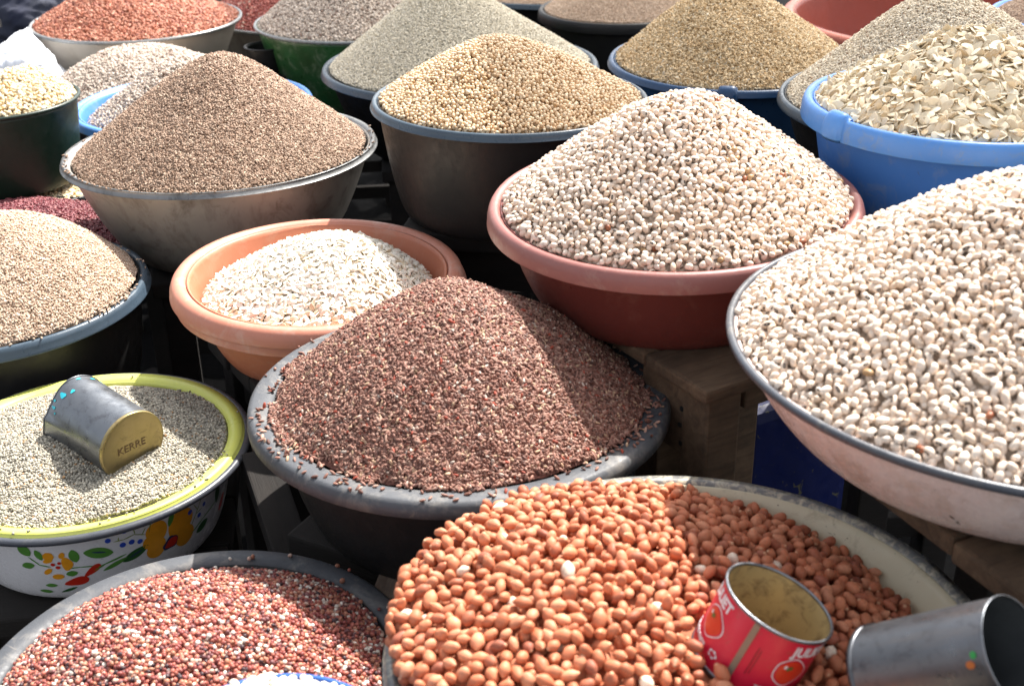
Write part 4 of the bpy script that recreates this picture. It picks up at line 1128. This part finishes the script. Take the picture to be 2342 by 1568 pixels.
sack((-1.31, 3.35, CAM_Z - .885), (.125, .11, .18), 'crumpled white plastic bag behind the green bucket, upper left')
b = Bowl('small_bowl', 'small teal bowl in the very top left corner', 'bowl', (-1.685, 3.95, .68), .10, (.06, .09, .5), ('roll', .008, 0), surf('teal_plastic', (0.08, 0.36, 0.36), .4), M_green)
under(b, .13, .13, 0, 'small dark wooden stool in the top left corner', mat=M_wood_shade)
stool(-1.31, 3.35, CAM_Z - .885 - .100, .22, .22, 0, 'dark wooden stool under the white plastic bag', mat=M_wood_shade)
b = Bowl('cooking_pot', 'small round black pot between the bean basins at the top left', 'pot', (-.665, 3.42, .745), .060, (.04, .07, .5), ('roll', .006, 0), M_black, M_black)
under(b, .11, .11, 0, 'small dark stool under the round black pot', mat=M_wood_shade, nplank=1)
print('TOTAL grains', TOTAL[0])


# ------------------------------------------------------------------ translucent cloth added out of view to shade the back right bowls
def added_awning():
    root = empty('added_awning', (1.0, 5.0, 0), 'unseen pale translucent cloth on poles, added to shade the back right of the stall', 'added_awning')
    m, t, bs = new_mat('shade_cloth')
    bs.inputs['Base Color'].default_value = (0.8, 0.78, 0.74, 1); bs.inputs['Roughness'].default_value = 0.9
    tr = nd(t, 'ShaderNodeBsdfTranslucent'); tr.inputs[0].default_value = (0.85, 0.83, 0.79, 1)
    tp = nd(t, 'ShaderNodeBsdfTransparent'); m1 = nd(t, 'ShaderNodeMixShader'); m1.inputs[0].default_value = 0.80
    m2 = nd(t, 'ShaderNodeMixShader'); m2.inputs[0].default_value = 0.56
    t.links.new(bs.outputs[0], m1.inputs[1]); t.links.new(tr.outputs[0], m1.inputs[2]); t.links.new(m1.outputs[0], m2.inputs[1]); t.links.new(tp.outputs[0], m2.inputs[2])
    t.links.new(m2.outputs[0], t.nodes['Material Output'].inputs[0])
    edge = [(-.60, 6.2), (-.30, 5.2), (.02, 4.5), (.20, 3.80), (.44, 3.15), (.56, 2.68), (.78, 2.34), (1.15, 2.18), (1.85, 2.10), (3.1, 2.0)]  # outline shaped to set where the shade edge falls on the heaps
    far = [(-1.6 + 4.7 * i / 9, 8.2) for i in range(10)]
    V = []; F = []; n = 10
    for (a, b_), (c, d_) in zip(edge, far):
        for j in range(n + 1):
            u = j / n; V.append((a + (c - a) * u, b_ + (d_ - b_) * u, 2.40 - .10 * math.sin(math.pi * u) + .02 * math.sin(a * 5)))
    for i in range(len(edge) - 1):
        for j in range(n): F.append((i * (n + 1) + j, (i + 1) * (n + 1) + j, (i + 1) * (n + 1) + j + 1, i * (n + 1) + j + 1))
    me = mesh_np('cloth', [(x - 1.0, y - 5.0, z) for x, y, z in V], F)
    o = link_mesh('cloth', me, m, root); md = o.modifiers.new('thickness', 'SOLIDIFY'); md.thickness = 0.001
    for (x, y) in ((3.08, 2.04), (3.08, 8.18), (-1.58, 8.18)):
        box('pole', (.05, .05, 2.40), T((x - 1.0, y - 5.0, 1.20)), M_wood2, root, .004)


added_awning()

sack((-1.72, 4.65, CAM_Z - .90), (.20, .14, .13), 'dark blue cloth bundle in the shadowy top left corner', surf('dark_blue_cloth', (0.012, 0.016, 0.045), .9, col2=(0.05, 0.055, 0.075), bump=.3), 'cloth_bundle', 'bundle')
stool(-1.72, 4.65, CAM_Z - .90 - .074, .30, .24, 0, 'dark wooden stool under the dark blue cloth bundle', mat=M_wood_shade)
sack((-1.52, 3.36, CAM_Z - .86), (.09, .09, .12), 'dull maroon cloth bundle left of the white plastic bag', surf('maroon_cloth', (0.06, 0.012, 0.02), .9, bump=.3), 'cloth_bundle', 'bundle')
stool(-1.52, 3.36, CAM_Z - .86 - .068, .15, .18, 0, 'narrow dark stool under the maroon cloth bundle', mat=M_wood_shade)
